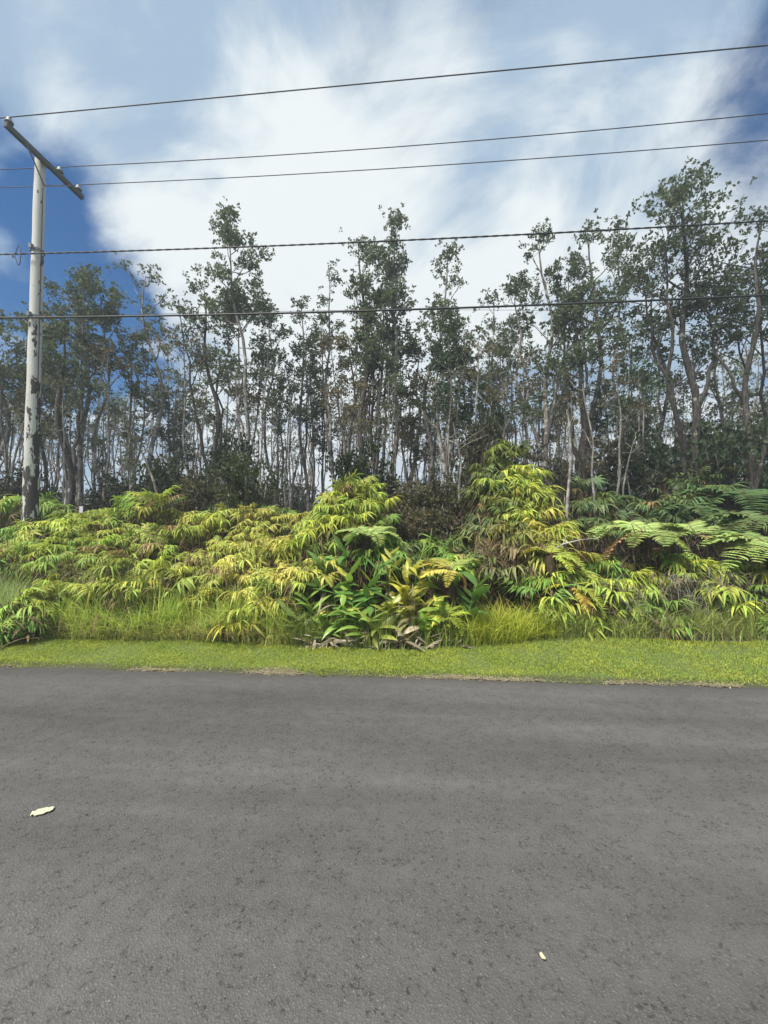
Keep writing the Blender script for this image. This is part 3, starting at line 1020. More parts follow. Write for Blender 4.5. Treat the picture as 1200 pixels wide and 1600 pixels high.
shrub(740, 690, 10.5, 'tall dusty shrub left behind the tall fern mound', (0.075, 0.075, 0.04), 2, .7)
shrub(765, 660, 11.0, 'dark green vine tower behind the tall fern mound', (0.045, 0.065, 0.03), 3, .6)
shrub(840, 730, 10.5, 'grey tangled shrub right behind the tall fern mound', (0.07, 0.07, 0.045), 4, .8)
shrub(960, 715, 12.0, 'grey tangled shrub among thin trunks right of centre', (0.075, 0.075, 0.05), 5, 1.0)
shrub(1010, 700, 11.5, 'leafy shrub under the big right crown', (0.05, 0.07, 0.035), 0, 1.0)
shrub(1120, 690, 11.5, 'tall leafy shrub between the two dark trunks', (0.05, 0.075, 0.035), 1, 1.0)
shrub(1200, 680, 11.0, 'tall leafy shrub at the right edge behind the tree ferns', (0.05, 0.075, 0.035), 2, 1.0)
shrub(30, 750, 12.0, 'low dark shrub behind the foot of the white pole', (0.04, 0.05, 0.025), 3, 1.0)
shrub(180, 760, 12.5, 'low dark shrub behind the pale mottled trunk', (0.04, 0.05, 0.025), 4, 1.0)
rg = np.random.default_rng(31)
for i in range(36):
    px = -50 + 1300 * ((i * 0.618) % 1)
    Z = rg.uniform(13.5, 22)
    shrub(px, rg.uniform(755, 795), Z, 'small scrubby bush in the shade of the woods, ' + area(px), [(0.10, 0.10, 0.06), (0.15, 0.13, 0.09), (0.11, 0.125, 0.065)][i % 3], i, 1.4, 'scrub in the shade ' + area(px))

# ------------------------------------------------------------------ ferns
def fingers(mb, S, D, Ln, Wd, droop, rg, K=5, serr=False):
    """drooping lance blades: start S (n,3), horizontal-ish direction D (n,3)"""
    n = len(S)
    t = np.linspace(0, 1, K)[None, :, None]
    Ln = np.asarray(Ln).reshape(-1, 1, 1)
    dr = np.asarray(droop).reshape(-1, 1, 1)
    P = S[:, None] + D[:, None] * Ln * (t - 0.28 * t * t * dr) + np.array([0, 0, 1.0]) * Ln * (0.16 * t - 0.85 * dr * t * t)
    T = nz(np.gradient(P, axis=1))
    sd = nz(np.cross(T, np.array([0, 0, 1.0]) + 1e-3))
    if serr:
        w = np.where(np.arange(K) % 2 == 0, 0.55, 1.0) * np.sin(math.pi * (0.15 + 0.85 * np.linspace(0, 1, K)) ** 0.9)
    else:
        w = np.interp(np.linspace(0, 1, K), [0, .25, .5, .75, 1], [0.45, 0.95, 1.0, 0.68, 0.04])
    w = np.maximum(w, 0.04)[None, :, None]
    Sv = sd * w * np.asarray(Wd).reshape(-1, 1, 1)
    nr = np.cross(sd, T)
    lift = nr * np.linalg.norm(Sv, axis=-1, keepdims=True) * -0.35
    strips(mb, P, Sv, lift, rg.random(n))


def uluhe_mesh(seed):
    rg = np.random.default_rng(seed)
    mb = MB()
    S, D, Ln, Wd, dr = [], [], [], [], []
    for b, az in enumerate((rg.uniform(0.3, 0.7), -rg.uniform(0.3, 0.7), rg.uniform(-.2, .2) + math.pi * rg.integers(0, 2))):
        d = np.array([math.cos(az), math.sin(az), 0])
        Lr = rg.uniform(0.14, 0.24)
        tr = np.linspace(0, 1, 4)
        Rr = d * Lr * tr[:, None] + np.array([0, 0, 1]) * (0.05 * tr - 0.06 * tr ** 2)[:, None]
        tube(mb, Rr, 0.004, 3, -1.0, cap=False)
        for k in range(6):
            f = (k + 0.6) / 6
            p = d * Lr * f + np.array([0, 0, 0.05 * f - 0.06 * f * f])
            for s in (-1, 1):
                a2 = az + s * rg.uniform(0.6, 1.35)
                S.append(p)
                D.append([math.cos(a2), math.sin(a2), rg.uniform(-.05, .2)])
                Ln.append(rg.uniform(0.17, 0.28) * (1 - .25 * abs(f - .5)))
                Wd.append(rg.uniform(0.010, 0.0165))
                dr.append(rg.uniform(0.75, 1.3))
        S.append(d * Lr)
        D.append(d)
        Ln.append(rg.uniform(.2, .28))
        Wd.append(.015)
        dr.append(rg.uniform(.7, 1.2))
    fingers(mb, np.array(S), np.array(D, float), Ln, Wd, dr, rg)
    tube(mb, np.array([[0, 0, 0], [-0.03, 0.02, -0.25], [-0.05, 0.03, -0.65]]), 0.005, 3, -1.0, cap=False)
    return mb.mesh('frond', M_FERN)


ULU = [uluhe_mesh(900 + k) for k in range(8)]


def thatch_mesh(seed, n=70):
    rg = np.random.default_rng(seed)
    mb = MB()
    a = rg.uniform(0, 6.28, n)
    r = np.sqrt(rg.random(n)) * 0.42
    S = np.stack([r * np.cos(a), r * np.sin(a), rg.uniform(0.25, 0.98, n)], -1)
    b = rg.uniform(0, 6.28, n)
    D = np.stack([np.cos(b), np.sin(b), rg.normal(size=n) * .3], -1)
    fingers(mb, S, D, rg.uniform(.15, .4, n), rg.uniform(.008, .02, n), rg.uniform(.5, 1.3, n), rg, 4)
    for i in range(14):
        x, y = rg.normal(size=2) * .18
        P = np.array([[x * .6, y * .6, -0.05], [x, y, .5], [x * 1.3 + rg.normal() * .06, y * 1.3 + rg.normal() * .06, 1.0]])
        tube(mb, P, .005, 3, -1.0, cap=False)
    return mb.mesh('dead_fronds', M_DRY)


THATCH = [thatch_mesh(950 + k) for k in range(4)]
frg = np.random.default_rng(21)


def fern(px, py, Z, label, color, group, n=10, rad=0.34, size=1.0, thatch=(0.15, 0.11, 0.06), spread=0.5):
    """a clump of drooping forked ferns whose top shows at (px, py)"""
    tp = W(px, py, Z)
    g = gz(tp[0], tp[1])
    h = max(tp[2] - g, 0.12)
    o = thing('drooping_fern', (tp[0], tp[1], g), label, 'fern', group)
    for i in range(n):
        a = frg.uniform(0, 6.28)
        r = rad * math.sqrt(frg.random())
        x, y = r * math.cos(a), r * math.sin(a)
        front = max(0, -y / rad)
        z = h - 0.10 - frg.uniform(0, 0.12) - front * frg.uniform(0.05, spread) - 0.1 * (r / rad) ** 2
        z = max(z, 0.10)
        rot = (frg.normal() * 0.32 + 0.22, frg.normal() * 0.32, -1.57 + frg.normal() * 1.5)
        v = frg.uniform(0.82, 1.18)
        cc = (color[0] * v * frg.uniform(.85, 1.12), color[1] * v, color[2] * v * frg.uniform(.8, 1.2))
        if frg.random() < 0.025:
            cc = (0.32, 0.24, 0.10)
        obj('frond', ULU[frg.integers(8)], o, (x, y, z), rot, size * frg.uniform(.62, 1.3), cc)
    th = obj('dead_fronds', THATCH[frg.integers(4)], o, (0, 0, 0), (0, 0, frg.uniform(0, 6)), (1.05, 1.05, max(h - 0.18, 0.1)), thatch)
    return o


YEL = (0.53, 0.52, 0.11)
YG = (0.42, 0.50, 0.085)
GRN = (0.23, 0.36, 0.07)
DGR = (0.155, 0.22, 0.08)  # dull green of the back ferns, with woodland shade put into the colour


def lerp(a, b, t):
    return tuple(a[i] * (1 - t) + b[i] * t for i in range(3))


# the large fern bank left of the ginger: six rows climbing away from the road
ridge = lambda px: np.interp(px, [0, 60, 130, 200, 240, 300, 380, 440, 490, 520], [800, 805, 790, 785, 775, 805, 795, 792, 785, 790])
front = lambda px: np.interp(px, [60, 100, 200, 300, 400, 450, 490, 520], [880, 890, 885, 885, 880, 880, 860, 850])
rows = [(6.35, 1.0), (6.75, .8), (7.2, .6), (7.7, .4), (8.3, .2), (9.0, 0.0)]
for ri, (Z, f) in enumerate(rows):
    step = 0.50 * F_PX / Z
    x0 = 75 if f > .5 else 20
    px = x0 + frg.uniform(0, step)
    idx = 0
    while px < 505:
        py = ridge(px) * (1 - f) + front(px) * f + frg.normal() * 12
        t = float(np.clip((px - 180) / 200, 0, 1)) * frg.uniform(.6, 1.0)
        col = lerp(lerp(GRN, YG, frg.uniform(.3, 1)), YEL, t)
        hue = 'yellow green' if px > 270 else 'green'
        lab = hue + ' fern in the left fern bank, ' + ORD[idx] + ' from the left in the ' + ['front row', 'second row', 'third row', 'fourth row', 'fifth row', 'back row'][ri]
        grp = 'ferns of the left fern bank'
        idx += 1
        fern(px, py, Z + frg.uniform(-.22, .22), lab, col, grp, n=int(frg.integers(10, 16)), rad=frg.uniform(.28, .46), size=frg.uniform(.66, .95), spread=frg.uniform(.3, .8))
        px += step * frg.uniform(.8, 1.2)

for fi, (px, py, Z, col) in enumerate(sorted([(556, 738, 7.9, YG), (538, 752, 7.7, YEL), (576, 758, 7.7, YG), (520, 772, 7.5, YG), (553, 775, 7.4, YG), (588, 790, 7.5, GRN), (505, 800, 7.2, YG), (535, 805, 7.1, (0.26, 0.25, .07)), (565, 815, 7.0, GRN), (590, 830, 6.9, GRN)], key=lambda q: q[1])):
    fern(px, py, Z, 'drooping fern on the small mound behind the ginger, ' + ORD[fi] + ' from the top', col, 'ferns of the small mound', n=13, rad=.38)
MND = [(792, 684, 8.6, (0.17, .22, .05)), (772, 712, 8.4, (0.15, .2, .05)), (812, 716, 8.3, YG), (792, 735, 8.0, YG), (760, 748, 8.1, (.15, .2, .06)), (828, 748, 7.9, YG), (780, 765, 7.7, (.2, .24, .06)), (812, 778, 7.5, YG),
       (748, 785, 7.8, (.13, .18, .06)), (845, 778, 7.6, YEL), (795, 800, 7.2, (.24, .25, .07)), (765, 808, 7.3, (.2, .22, .08)), (835, 808, 7.1, YEL), (862, 808, 7.0, YEL), (740, 825, 7.3, (.16, .22, .06)), (815, 832, 6.9, (.3, .25, .11)), (775, 842, 6.9, (.2, .2, .08)),
       (850, 842, 6.7, YEL), (880, 845, 6.6, YEL), (835, 880, 6.5, GRN), (870, 885, 6.4, YG), (905, 880, 6.4, YG), (890, 915, 6.25, YG)]
for fi, (px, py, Z, col) in enumerate(sorted(MND, key=lambda q: q[1])):
    fern(px, py, Z, 'drooping fern on the tall mound right of the ginger, ' + ORD[fi] + ' from the top', col, 'ferns of the tall mound', n=14, rad=.38, size=1.05, thatch=(0.17, 0.11, 0.07))
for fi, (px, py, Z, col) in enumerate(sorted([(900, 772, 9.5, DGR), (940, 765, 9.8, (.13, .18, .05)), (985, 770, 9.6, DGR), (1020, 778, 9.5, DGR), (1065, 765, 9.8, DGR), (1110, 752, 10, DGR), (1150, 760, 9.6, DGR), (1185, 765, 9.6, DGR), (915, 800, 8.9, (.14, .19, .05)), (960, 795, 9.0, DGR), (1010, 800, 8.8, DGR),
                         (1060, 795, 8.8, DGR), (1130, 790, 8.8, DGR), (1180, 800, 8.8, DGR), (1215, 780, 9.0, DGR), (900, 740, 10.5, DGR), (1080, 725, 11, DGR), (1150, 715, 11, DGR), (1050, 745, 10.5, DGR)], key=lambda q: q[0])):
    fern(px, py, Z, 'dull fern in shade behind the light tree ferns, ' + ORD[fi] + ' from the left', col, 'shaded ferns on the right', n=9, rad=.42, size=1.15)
for fi, (px, py, Z, col) in enumerate(sorted([(930, 850, 6.9, GRN), (975, 862, 6.7, YG), (1020, 850, 6.9, GRN), (1065, 850, 6.7, GRN), (1100, 865, 6.5, YG), (1140, 862, 6.6, GRN), (950, 895, 6.3, YG), (1000, 890, 6.35, YG), (1050, 880, 6.4, YG), (1130, 885, 6.3, YG), (1195, 870, 6.2, YG), (1040, 925, 6.1, GRN), (1000, 925, 6.1, GRN), (1200, 905, 6.0, GRN)], key=lambda q: q[0])):
    fern(px, py, Z, 'light green fern low before the tree ferns, ' + ORD[fi] + ' from the left', col, 'low ferns on the right', n=11, rad=.36, size=.9, thatch=(0.13, 0.11, 0.08))
for fi, (px, py, Z, col) in enumerate(sorted([(20, 935, 5.8, (.34, .52, .08)), (55, 915, 5.95, (.36, .48, .09)), (78, 900, 6.1, YG), (6, 955, 5.7, (.38, .56, .07)), (48, 945, 5.8, (.28, .44, .09))], key=lambda q: q[0])):
    fern(px, py, Z, 'fresh green fern by the grass in the left corner, ' + ORD[fi] + ' from the left', col, 'fresh ferns in the left corner', n=9, rad=.24, size=.95, spread=.2)
fern(388, 905, 6.05, 'upper of two lone yellow ferns hanging before the tall grass', YEL, None, n=8, rad=.2, spread=.2)
fern(380, 948, 5.85, 'lower of two lone yellow ferns hanging before the tall grass', (.42, .40, .07), None, n=10, rad=.2, spread=.2)
for fi, (px, py, Z, col) in enumerate(sorted([(10, 775, 10.0, YG), (45, 770, 10.2, GRN), (95, 778, 10.2, GRN), (120, 790, 9.6, YG), (215, 760, 9.8, GRN), (240, 762, 9.5, GRN), (200, 790, 9.2, YG), (160, 792, 9.4, YG), (15, 815, 8.8, GRN), (30, 835, 8.2, YG), (85, 815, 8.5, GRN), (8, 850, 7.6, GRN), (340, 770, 10.2, DGR), (375, 765, 10.4, DGR), (420, 785, 9.6, GRN)], key=lambda q: q[0])):
    fern(px, py, Z, 'fern at the back of the left bank by the trunks, ' + ORD[fi] + ' from the left', col, 'ferns among the first trunks', n=9, rad=.42, size=1.1)
for fi, (px, py, Z, col) in enumerate(sorted([(640, 838, 7.8, (.12, .15, .05)), (680, 832, 7.6, GRN), (715, 835, 7.2, GRN), (735, 855, 6.8, GRN), (700, 855, 6.9, YG), (650, 860, 7.0, DGR), (470, 840, 6.8, YG), (500, 835, 6.8, GRN), (480, 880, 6.35, GRN), (455, 905, 6.1, GRN), (620, 835, 7.6, DGR)], key=lambda q: q[0])):
    fern(px, py, Z, 'dull fern filling in behind the ginger stand, ' + ORD[fi] + ' from the left', col, 'ferns behind the ginger', n=9, rad=.36)


# ------------------------------------------------------------------ tree ferns
def treefrond_mesh(seed, L0=1.0, droop=0.45):
    rg = np.random.default_rng(seed)
    mb = MB()
    t = np.linspace(0, 1, 12)
    P = np.stack([L0 * (t - .12 * t * t), 0.04 * np.sin(t * 4) * L0, L0 * (0.42 * t - (0.42 + droop) * t * t * .8)], -1)
    tube(mb, P, np.linspace(.011, .003, 12), 5, -1.0, cap=False)
    S, D, Ln, Wd, dr = [], [], [], [], []
    npair = 19
    for k in range(npair):
        f = 0.14 + 0.84 * (k + .5) / npair
        u = f * 11
        i = min(int(u), 10)
        p = P[i] + (P[i + 1] - P[i]) * (u - i)
        ln = L0 * 0.36 * math.sin(math.pi * min(1, (0.18 + 0.80 * f))) ** 0.8 + 0.02
        for s in (-1, 1):
            a = s * (1.25 - .35 * f + rg.normal() * .05)
            S.append(p)
            D.append([math.cos(a), math.sin(a), .02 + rg.normal() * .05])
            Ln.append(ln * rg.uniform(.92, 1.06))
            Wd.append(0.048 * L0)
            dr.append(rg.uniform(.25, .5))
    fingers(mb, np.array(S), np.array(D, float), Ln, Wd, dr, rg, K=13, serr=True)
    return mb.mesh('frond', M_FERN)


TF = [treefrond_mesh(1200 + k, 1.0, .35 + .1 * k) for k in range(5)]
mb = MB()
trk = np.linspace(0, 1, 10)
tube(mb, np.stack([.03 * np.sin(trk * 5), .02 * np.cos(trk * 4), trk], -1), .075 + .012 * np.sin(trk * 31), 9)
rg = np.random.default_rng(3)
n = 160
a = rg.uniform(0, 6.28, n)
S = np.stack([.07 * np.cos(a), .07 * np.sin(a), rg.random(n)], -1)
fingers(mb, S, np.stack([np.cos(a), np.sin(a), 0 * a], -1), rg.uniform(.05, .14, n), np.full(n, .006), np.full(n, .9), rg, 3)
TRUNK_TF = mb.mesh('trunk', M_DRY)


def tree_fern(px, py, Z, label, fronds, trunk=True, group='tree ferns'):
    """fronds: list of (azimuth deg in the picture plan: 0 right, 90 away, size, pitch deg, colour)"""
    tp = W(px, py, Z)
    g = gz(tp[0], tp[1])
    h = max(tp[2] - g, .1)
    o = thing('tree_fern', (tp[0], tp[1], g), label, 'tree fern', group)
    obj('trunk', TRUNK_TF, o, (0, 0, -.03), None, (1, 1, h + .03), (0.07, 0.05, 0.03))
    for i, (az, s, pit, col) in enumerate(fronds):
        v = frg.uniform(.9, 1.1)
        obj('frond', TF[(i * 2 + int(px)) % 5], o, (0, 0, h), (frg.normal() * .12, R(-pit), R(az)), s, tuple(c * v for c in col))
    return o


LG = (0.42, 0.54, 0.17)
MG = (0.24, 0.35, 0.10)
TAN = (0.46, 0.31, 0.16)
GOLD = (0.60, 0.55, 0.12)
tree_fern(1010, 838, 6.8, 'tree fern with broad light green fronds and a tan dead frond, right of the mound',
          [(170, 1.0, 14, LG), (185, .85, -8, TAN), (120, 1.0, 24, LG), (60, .9, 22, LG), (25, .75, 8, LG), (265, .75, 0, LG), (225, .7, 6, LG), (310, .7, 0, LG), (90, .9, 26, LG)])
tree_fern(1090, 838, 7.0, 'tree fern with light fronds and a tan frond hanging over its right side',
          [(160, .85, 18, LG), (20, .75, -4, TAN), (330, .6, -10, TAN), (70, .9, 24, LG), (120, .9, 24, LG), (40, .8, 16, LG), (200, .7, 8, LG), (280, .5, -6, (.4, .36, .14)), (5, .8, 6, MG)])
tree_fern(1205, 855, 6.4, 'light green tree fern fanning in from the right edge', [(170, 1.0, 12, LG), (150, 1.0, 18, LG), (200, .95, 6, LG), (225, .9, 2, LG), (120, 1, 22, MG), (90, .9, 20, MG), (260, .8, -4, LG)])
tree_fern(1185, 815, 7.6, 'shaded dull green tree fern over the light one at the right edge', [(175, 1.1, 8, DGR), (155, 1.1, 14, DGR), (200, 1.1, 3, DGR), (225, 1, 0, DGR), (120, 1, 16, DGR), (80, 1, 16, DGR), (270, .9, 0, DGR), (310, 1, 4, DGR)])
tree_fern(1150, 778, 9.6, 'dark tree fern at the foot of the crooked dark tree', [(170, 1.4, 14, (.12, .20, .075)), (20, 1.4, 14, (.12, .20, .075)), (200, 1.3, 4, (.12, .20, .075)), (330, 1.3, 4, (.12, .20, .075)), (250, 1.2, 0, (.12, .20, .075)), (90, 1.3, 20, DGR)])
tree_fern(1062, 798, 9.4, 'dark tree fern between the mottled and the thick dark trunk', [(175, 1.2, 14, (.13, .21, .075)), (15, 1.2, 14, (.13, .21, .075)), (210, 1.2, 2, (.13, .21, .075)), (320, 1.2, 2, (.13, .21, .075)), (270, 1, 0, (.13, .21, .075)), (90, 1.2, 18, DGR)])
tree_fern(705, 892, 5.95, 'small golden tree fern with a fading orange frond right of the ginger',
          [(175, .62, 10, GOLD), (150, .6, 22, GOLD), (10, .34, -25, (.62, .42, .12)), (35, .55, 26, (.32, .38, .09)), (60, .5, 26, LG), (200, .55, 0, GOLD), (120, .5, 30, GOLD), (255, .35, -5, GOLD)])
tree_fern(697, 965, 5.6, 'low lime green fern crown at the right foot of the ginger', [(180, .42, 10, (.36, .45, .06)), (140, .42, 24, (.36, .45, .06)), (100, .42, 34, (.36, .45, .06)), (60, .42, 28, (.36, .45, .06)), (20, .42, 12, (.36, .45, .06)), (220, .36, 0, (.36, .45, .06)), (310, .36, 0, (.36, .45, .06))])
tree_fern(575, 838, 6.7, 'feathery light fern crown above the dark ginger leaves', [(180, .6, 16, LG), (130, .6, 26, LG), (90, .6, 30, LG), (40, .6, 24, LG), (5, .6, 14, LG), (230, .55, 4, LG), (300, .55, 4, LG)])
tree_fern(893, 915, 6.1, 'bright yellow fern crown low on the right flank of the tall mound', [(175, .45, 6, (.45, .45, .06)), (150, .42, 14, YEL), (290, .5, -30, (.52, .40, .08)), (320, .6, -14, YG), (20, .5, 4, YG), (60, .55, 20, YG), (100, .5, 22, YG)])
tree_fern(862, 868, 6.3, 'arching yellow frond crown above the twig on the mound', [(165, .5, 16, (.42, .44, .07)), (130, .5, 24, YEL), (20, .5, 4, YG), (330, .55, -4, YG), (60, .5, 20, YG), (300, .45, -14, YG)])

# ------------------------------------------------------------------ ginger stand
def ginger_leaf_mesh(seed, droop):
    rg = np.random.default_rng(seed)
    mb = MB()
    K = 9
    t = np.linspace(0, 1, K)
    P = np.stack([t - .18 * droop * t * t, .03 * np.sin(t * 3 + seed), .18 * t - droop * .75 * t * t], -1)[None]
    T = nz(np.gradient(P, axis=1))
    sd = nz(np.cross(T, np.array([0, 0, 1.0])))
    w = 0.13 * np.sin(math.pi * (0.10 + 0.90 * t) ** 0.85)
    w[-1] = .004
    w *= 1 + .06 * np.sin(t * 23 + seed)
    Sv = sd * w[None, :, None]
    lift = np.cross(sd, T) * -(w * .30)[None, :, None]
    strips(mb, P, Sv, lift, .5)
    return mb.mesh('leaf', M_GINGER)


GL = [ginger_leaf_mesh(1, .35), ginger_leaf_mesh(2, .6), ginger_leaf_mesh(3, .9), ginger_leaf_mesh(4, 1.3), ginger_leaf_mesh(5, .15)]
M_STALK = leaf_mat('ginger_stalk', .5, .05)
grg = np.random.default_rng(64)
GGRN, GLIME, GYEL, GTAN = (0.13, 0.235, 0.055), (0.27, 0.40, 0.08), (0.56, 0.53, 0.11), (0.46, 0.38, 0.27)


def ginger(px, py, Z, lean, label, col, nleaf=8, dead=2, leaf=0.42, az0=None):
    """stalk whose tip shows at (px, py), leaning by `lean` metres to the right; leaves in two ranks"""
    tp = W(px, py, Z)
    b = np.array([tp[0] - lean, tp[1] + grg.uniform(-.05, .12), 0])
    b[2] = gz(b[0], b[1])
    o = thing('ginger_plant', tuple(b), label, 'ginger plant', 'ginger stand by the roadside')
    e = tp - b
    k = np.linspace(0, 1, 9)
    P = np.outer(k, e)
    P[:, 0] -= lean * .35 * np.sin(k * math.pi) * .8
    mb = MB()
    tube(mb, P, np.linspace(.015, .007, 9), 6)
    obj('stalk', mb.mesh('stalk', M_STALK), o, color=tuple(c * .8 for c in col))
    az = grg.uniform(0, math.pi) if az0 is None else az0
    nleaf = nleaf + 4 if nleaf > 5 else nleaf
    for i in range(nleaf):
        f = 0.30 + 0.70 * (i + .6) / nleaf
        u = f * 8
        j = min(int(u), 7)
        p = P[j] + (P[j + 1] - P[j]) * (u - j)
        a = az + math.pi * (i % 2) + grg.normal() * .7
        v = grg.uniform(.75, 1.25)
        c = tuple(x * v for x in col)
        if grg.random() < .10 and dead > 0:
            c = GYEL
        pit = R(grg.uniform(-15, 40) + 24 * (i / nleaf))
        obj('leaf', GL[grg.choice([0, 1, 1, 2, 4])], o, tuple(p), (grg.normal() * .35, -pit, a), leaf * grg.uniform(.75, 1.2), c)
    for i in range(dead):
        u = grg.uniform(.15, .6) * 8
        j = int(u)
        p = P[j] + (P[j + 1] - P[j]) * (u - j)
        v = grg.uniform(.6, 1.25)
        q = obj('dead_leaf', GL[3], o, tuple(p), (grg.normal() * .8, R(grg.uniform(-30, 10)), grg.uniform(0, 6.28)), (leaf * .85, leaf * .55, leaf * .95), tuple(x * v for x in GTAN))
    return o


for (px, py, Z, lean, lab, col, nl, dd) in [
    (540, 850, 6.2, .10, 'tallest dark green ginger stalk at the back of the stand', GGRN, 8, 3),
    (500, 878, 6.0, -.12, 'dark ginger with hanging dead leaves at the upper left of the stand', GGRN, 7, 4),
    (548, 895, 5.85, .05, 'bright green ginger in the upper middle of the stand', GLIME, 8, 2),
    (592, 880, 5.95, .10, 'broad dark green ginger with one folded upright leaf', GGRN, 8, 2),
    (575, 915, 5.75, -.05, 'dark green ginger in the centre of the stand', GGRN, 8, 3),
    (478, 935, 5.8, -.18, 'leftmost green ginger leaning out over the tall grass', GLIME, 7, 3),
    (495, 962, 5.6, -.10, 'short green ginger at the lower left of the stand', GLIME, 7, 4),
    (536, 945, 5.6, .0, 'lime green ginger with level leaves low in the stand', GLIME, 9, 3),
    (568, 962, 5.5, .05, 'small lime ginger at the front edge of the stand', GLIME, 7, 3),
    (520, 915, 5.8, -.05, 'slim green ginger behind the leftmost plants', GGRN, 8, 3),
    (640, 878, 5.95, .06, 'yellow ginger at the top of the yellow cluster', GYEL, 9, 2),
    (628, 915, 5.75, -.04, 'bright yellow ginger in the heart of the stand', (0.56, .50, .07), 10, 2),
    (662, 905, 5.85, .12, 'yellow ginger leaning right beside the golden fern', (.46, .44, .09), 8, 3),
    (610, 945, 5.65, .0, 'yellow green ginger with spotted leaves, lower middle', (.36, .40, .07), 8, 5),
    (645, 950, 5.6, .06, 'withered ginger draped in grey brown leaves', (.34, .30, .14), 6, 9),
    (625, 985, 5.45, .0, 'collapsed dead ginger at the front of the stand', GTAN, 4, 9),
    (668, 840, 6.1, .25, 'tall lone ginger shoot leaning up right above the yellow cluster', (.26, .36, .06), 5, 0),
    (675, 825, 6.3, .12, 'single upright leafed shoot at the very top of the stand', GLIME, 3, 0),
    (746, 912, 5.75, .14, 'separate dark green ginger at the right end of the stand', GGRN, 9, 0),
    (712, 905, 5.9, .10, 'green ginger with drooping leaves behind the lime fern crown', GGRN, 6, 2),
    (462, 965, 5.65, -.12, 'small withering ginger at the far left foot of the stand', (.24, .30, .09), 6, 6),
    (512, 985, 5.45, -.04, 'low ginger hung with grey dead leaves at the front left', (.22, .33, .08), 5, 8),
    (552, 925, 5.7, .02, 'light green ginger just below the folded upright leaf', (.17, .32, .06), 8, 3),
    (590, 978, 5.48, .02, 'small yellowing ginger between the lime and the dead plants', (.38, .42, .09), 7, 4),
    (650, 925, 5.72, .05, 'lemon yellow ginger right of the bright yellow one', (.55, .53, .12), 9, 3),
    (612, 862, 6.1, .05, 'pale yellow ginger at the back behind the folded leaf', (.48, .47, .13), 8, 3),
    (690, 935, 5.65, .08, 'green and yellow ginger behind the lime fern crown', (.30, .40, .08), 8, 3),
    (666, 968, 5.5, .02, 'tiny lime ginger with rounded tiered leaves', (.22, .42, .05), 9, 0),
]:
    ginger(px, py, Z, lean, lab, col, nl, dd, leaf=.22 if 'tiny' in lab else (.42 if 'dark' in lab else .37))

# dead leaves lying at the foot of the ginger
mb = MB()
rg = np.random.default_rng(70)
n = 190
pxs = np.concatenate([rg.normal(520, 38, 90), rg.normal(640, 32, 70), rg.normal(705, 22, 30)])
S = np.array([W(px, HORIZON, 5.36 + abs(rg.normal()) * .16) for px in pxs])
S[:, 2] = ground(S[:, 0], S[:, 1]) + rg.uniform(.01, .20, n) * rg.random(n)
a = rg.uniform(0, 6.28, n)
fingers(mb, S, np.stack([np.cos(a), np.sin(a), rg.normal(size=n) * .45], -1), rg.uniform(.06, .24, n), rg.uniform(.006, .026, n), rg.uniform(.0, .7, n), rg, 5)
o = tag(obj('dead_leaf_litter', mb.mesh('dead_leaf_litter', M_DRY), color=(.38, .32, .235)), 'dry brown leaves heaped at the foot of the ginger', 'leaf litter', kind='stuff')

# ------------------------------------------------------------------ grasses
def blades(mb, x, y, h, w, bend, rg, K=4, base_z=None):
    n = len(x)
    t = np.linspace(0, 1, K)[None, :, None]
    a = rg.uniform(0, 6.28, n)
    D = np.stack([np.cos(a), np.sin(a), 0 * a], -1)[:, None]
    S = np.stack([x, y, (ground(x, y) if base_z is None else base_z) - .01], -1)[:, None]
    hh = np.asarray(h).reshape(-1, 1, 1)
    bb = np.asarray(bend).reshape(-1, 1, 1)
    P = S + np.array([0, 0, 1.0]) * hh * (t - .45 * bb * t * t) + D * hh * bb * .8 * t * t
    sd = np.cross(D, np.array([0, 0, 1.0])) + D * rg.normal(size=(n, 1, 1)) * .5
    wd = np.asarray(w).reshape(-1, 1, 1) * np.interp(np.linspace(0, 1, K), [0, .4, 1], [.8, 1, .06])[None, :, None]
    strips(mb, P, sd * wd, None, rg.random(n))


def grass_zone(name, label, pxr, Zr, hr, n, color, wid=.004, bend=(.2, .9), clump=40, seed=0, cs=.12, K=4):
    rg = np.random.default_rng(seed)
    cp = np.array([W(px, HORIZON, Z)[:2] for px, Z in zip(rg.uniform(*pxr, clump), rg.uniform(*Zr, clump))])
    ch = rg.uniform(.45, 1.3, clump)
    i = rg.integers(0, clump, n)
    x = cp[i, 0] + rg.normal(size=n) * cs
    y = cp[i, 1] + rg.normal(size=n) * cs
    ok = y > verge_w(x) - .03 + .06 * vnoise(x * 9, 4)
    x, y, i = x[ok], y[ok], i[ok]
    mb = MB()
    blades(mb, x, y, rg.uniform(*hr, len(x)) * ch[i], rg.uniform(.6, 1.3, len(x)) * wid, rg.uniform(*bend, len(x)), rg, K)
    return tag(obj(name, mb.mesh(name, M_GRASS), color=color), label, 'grass', kind='stuff')


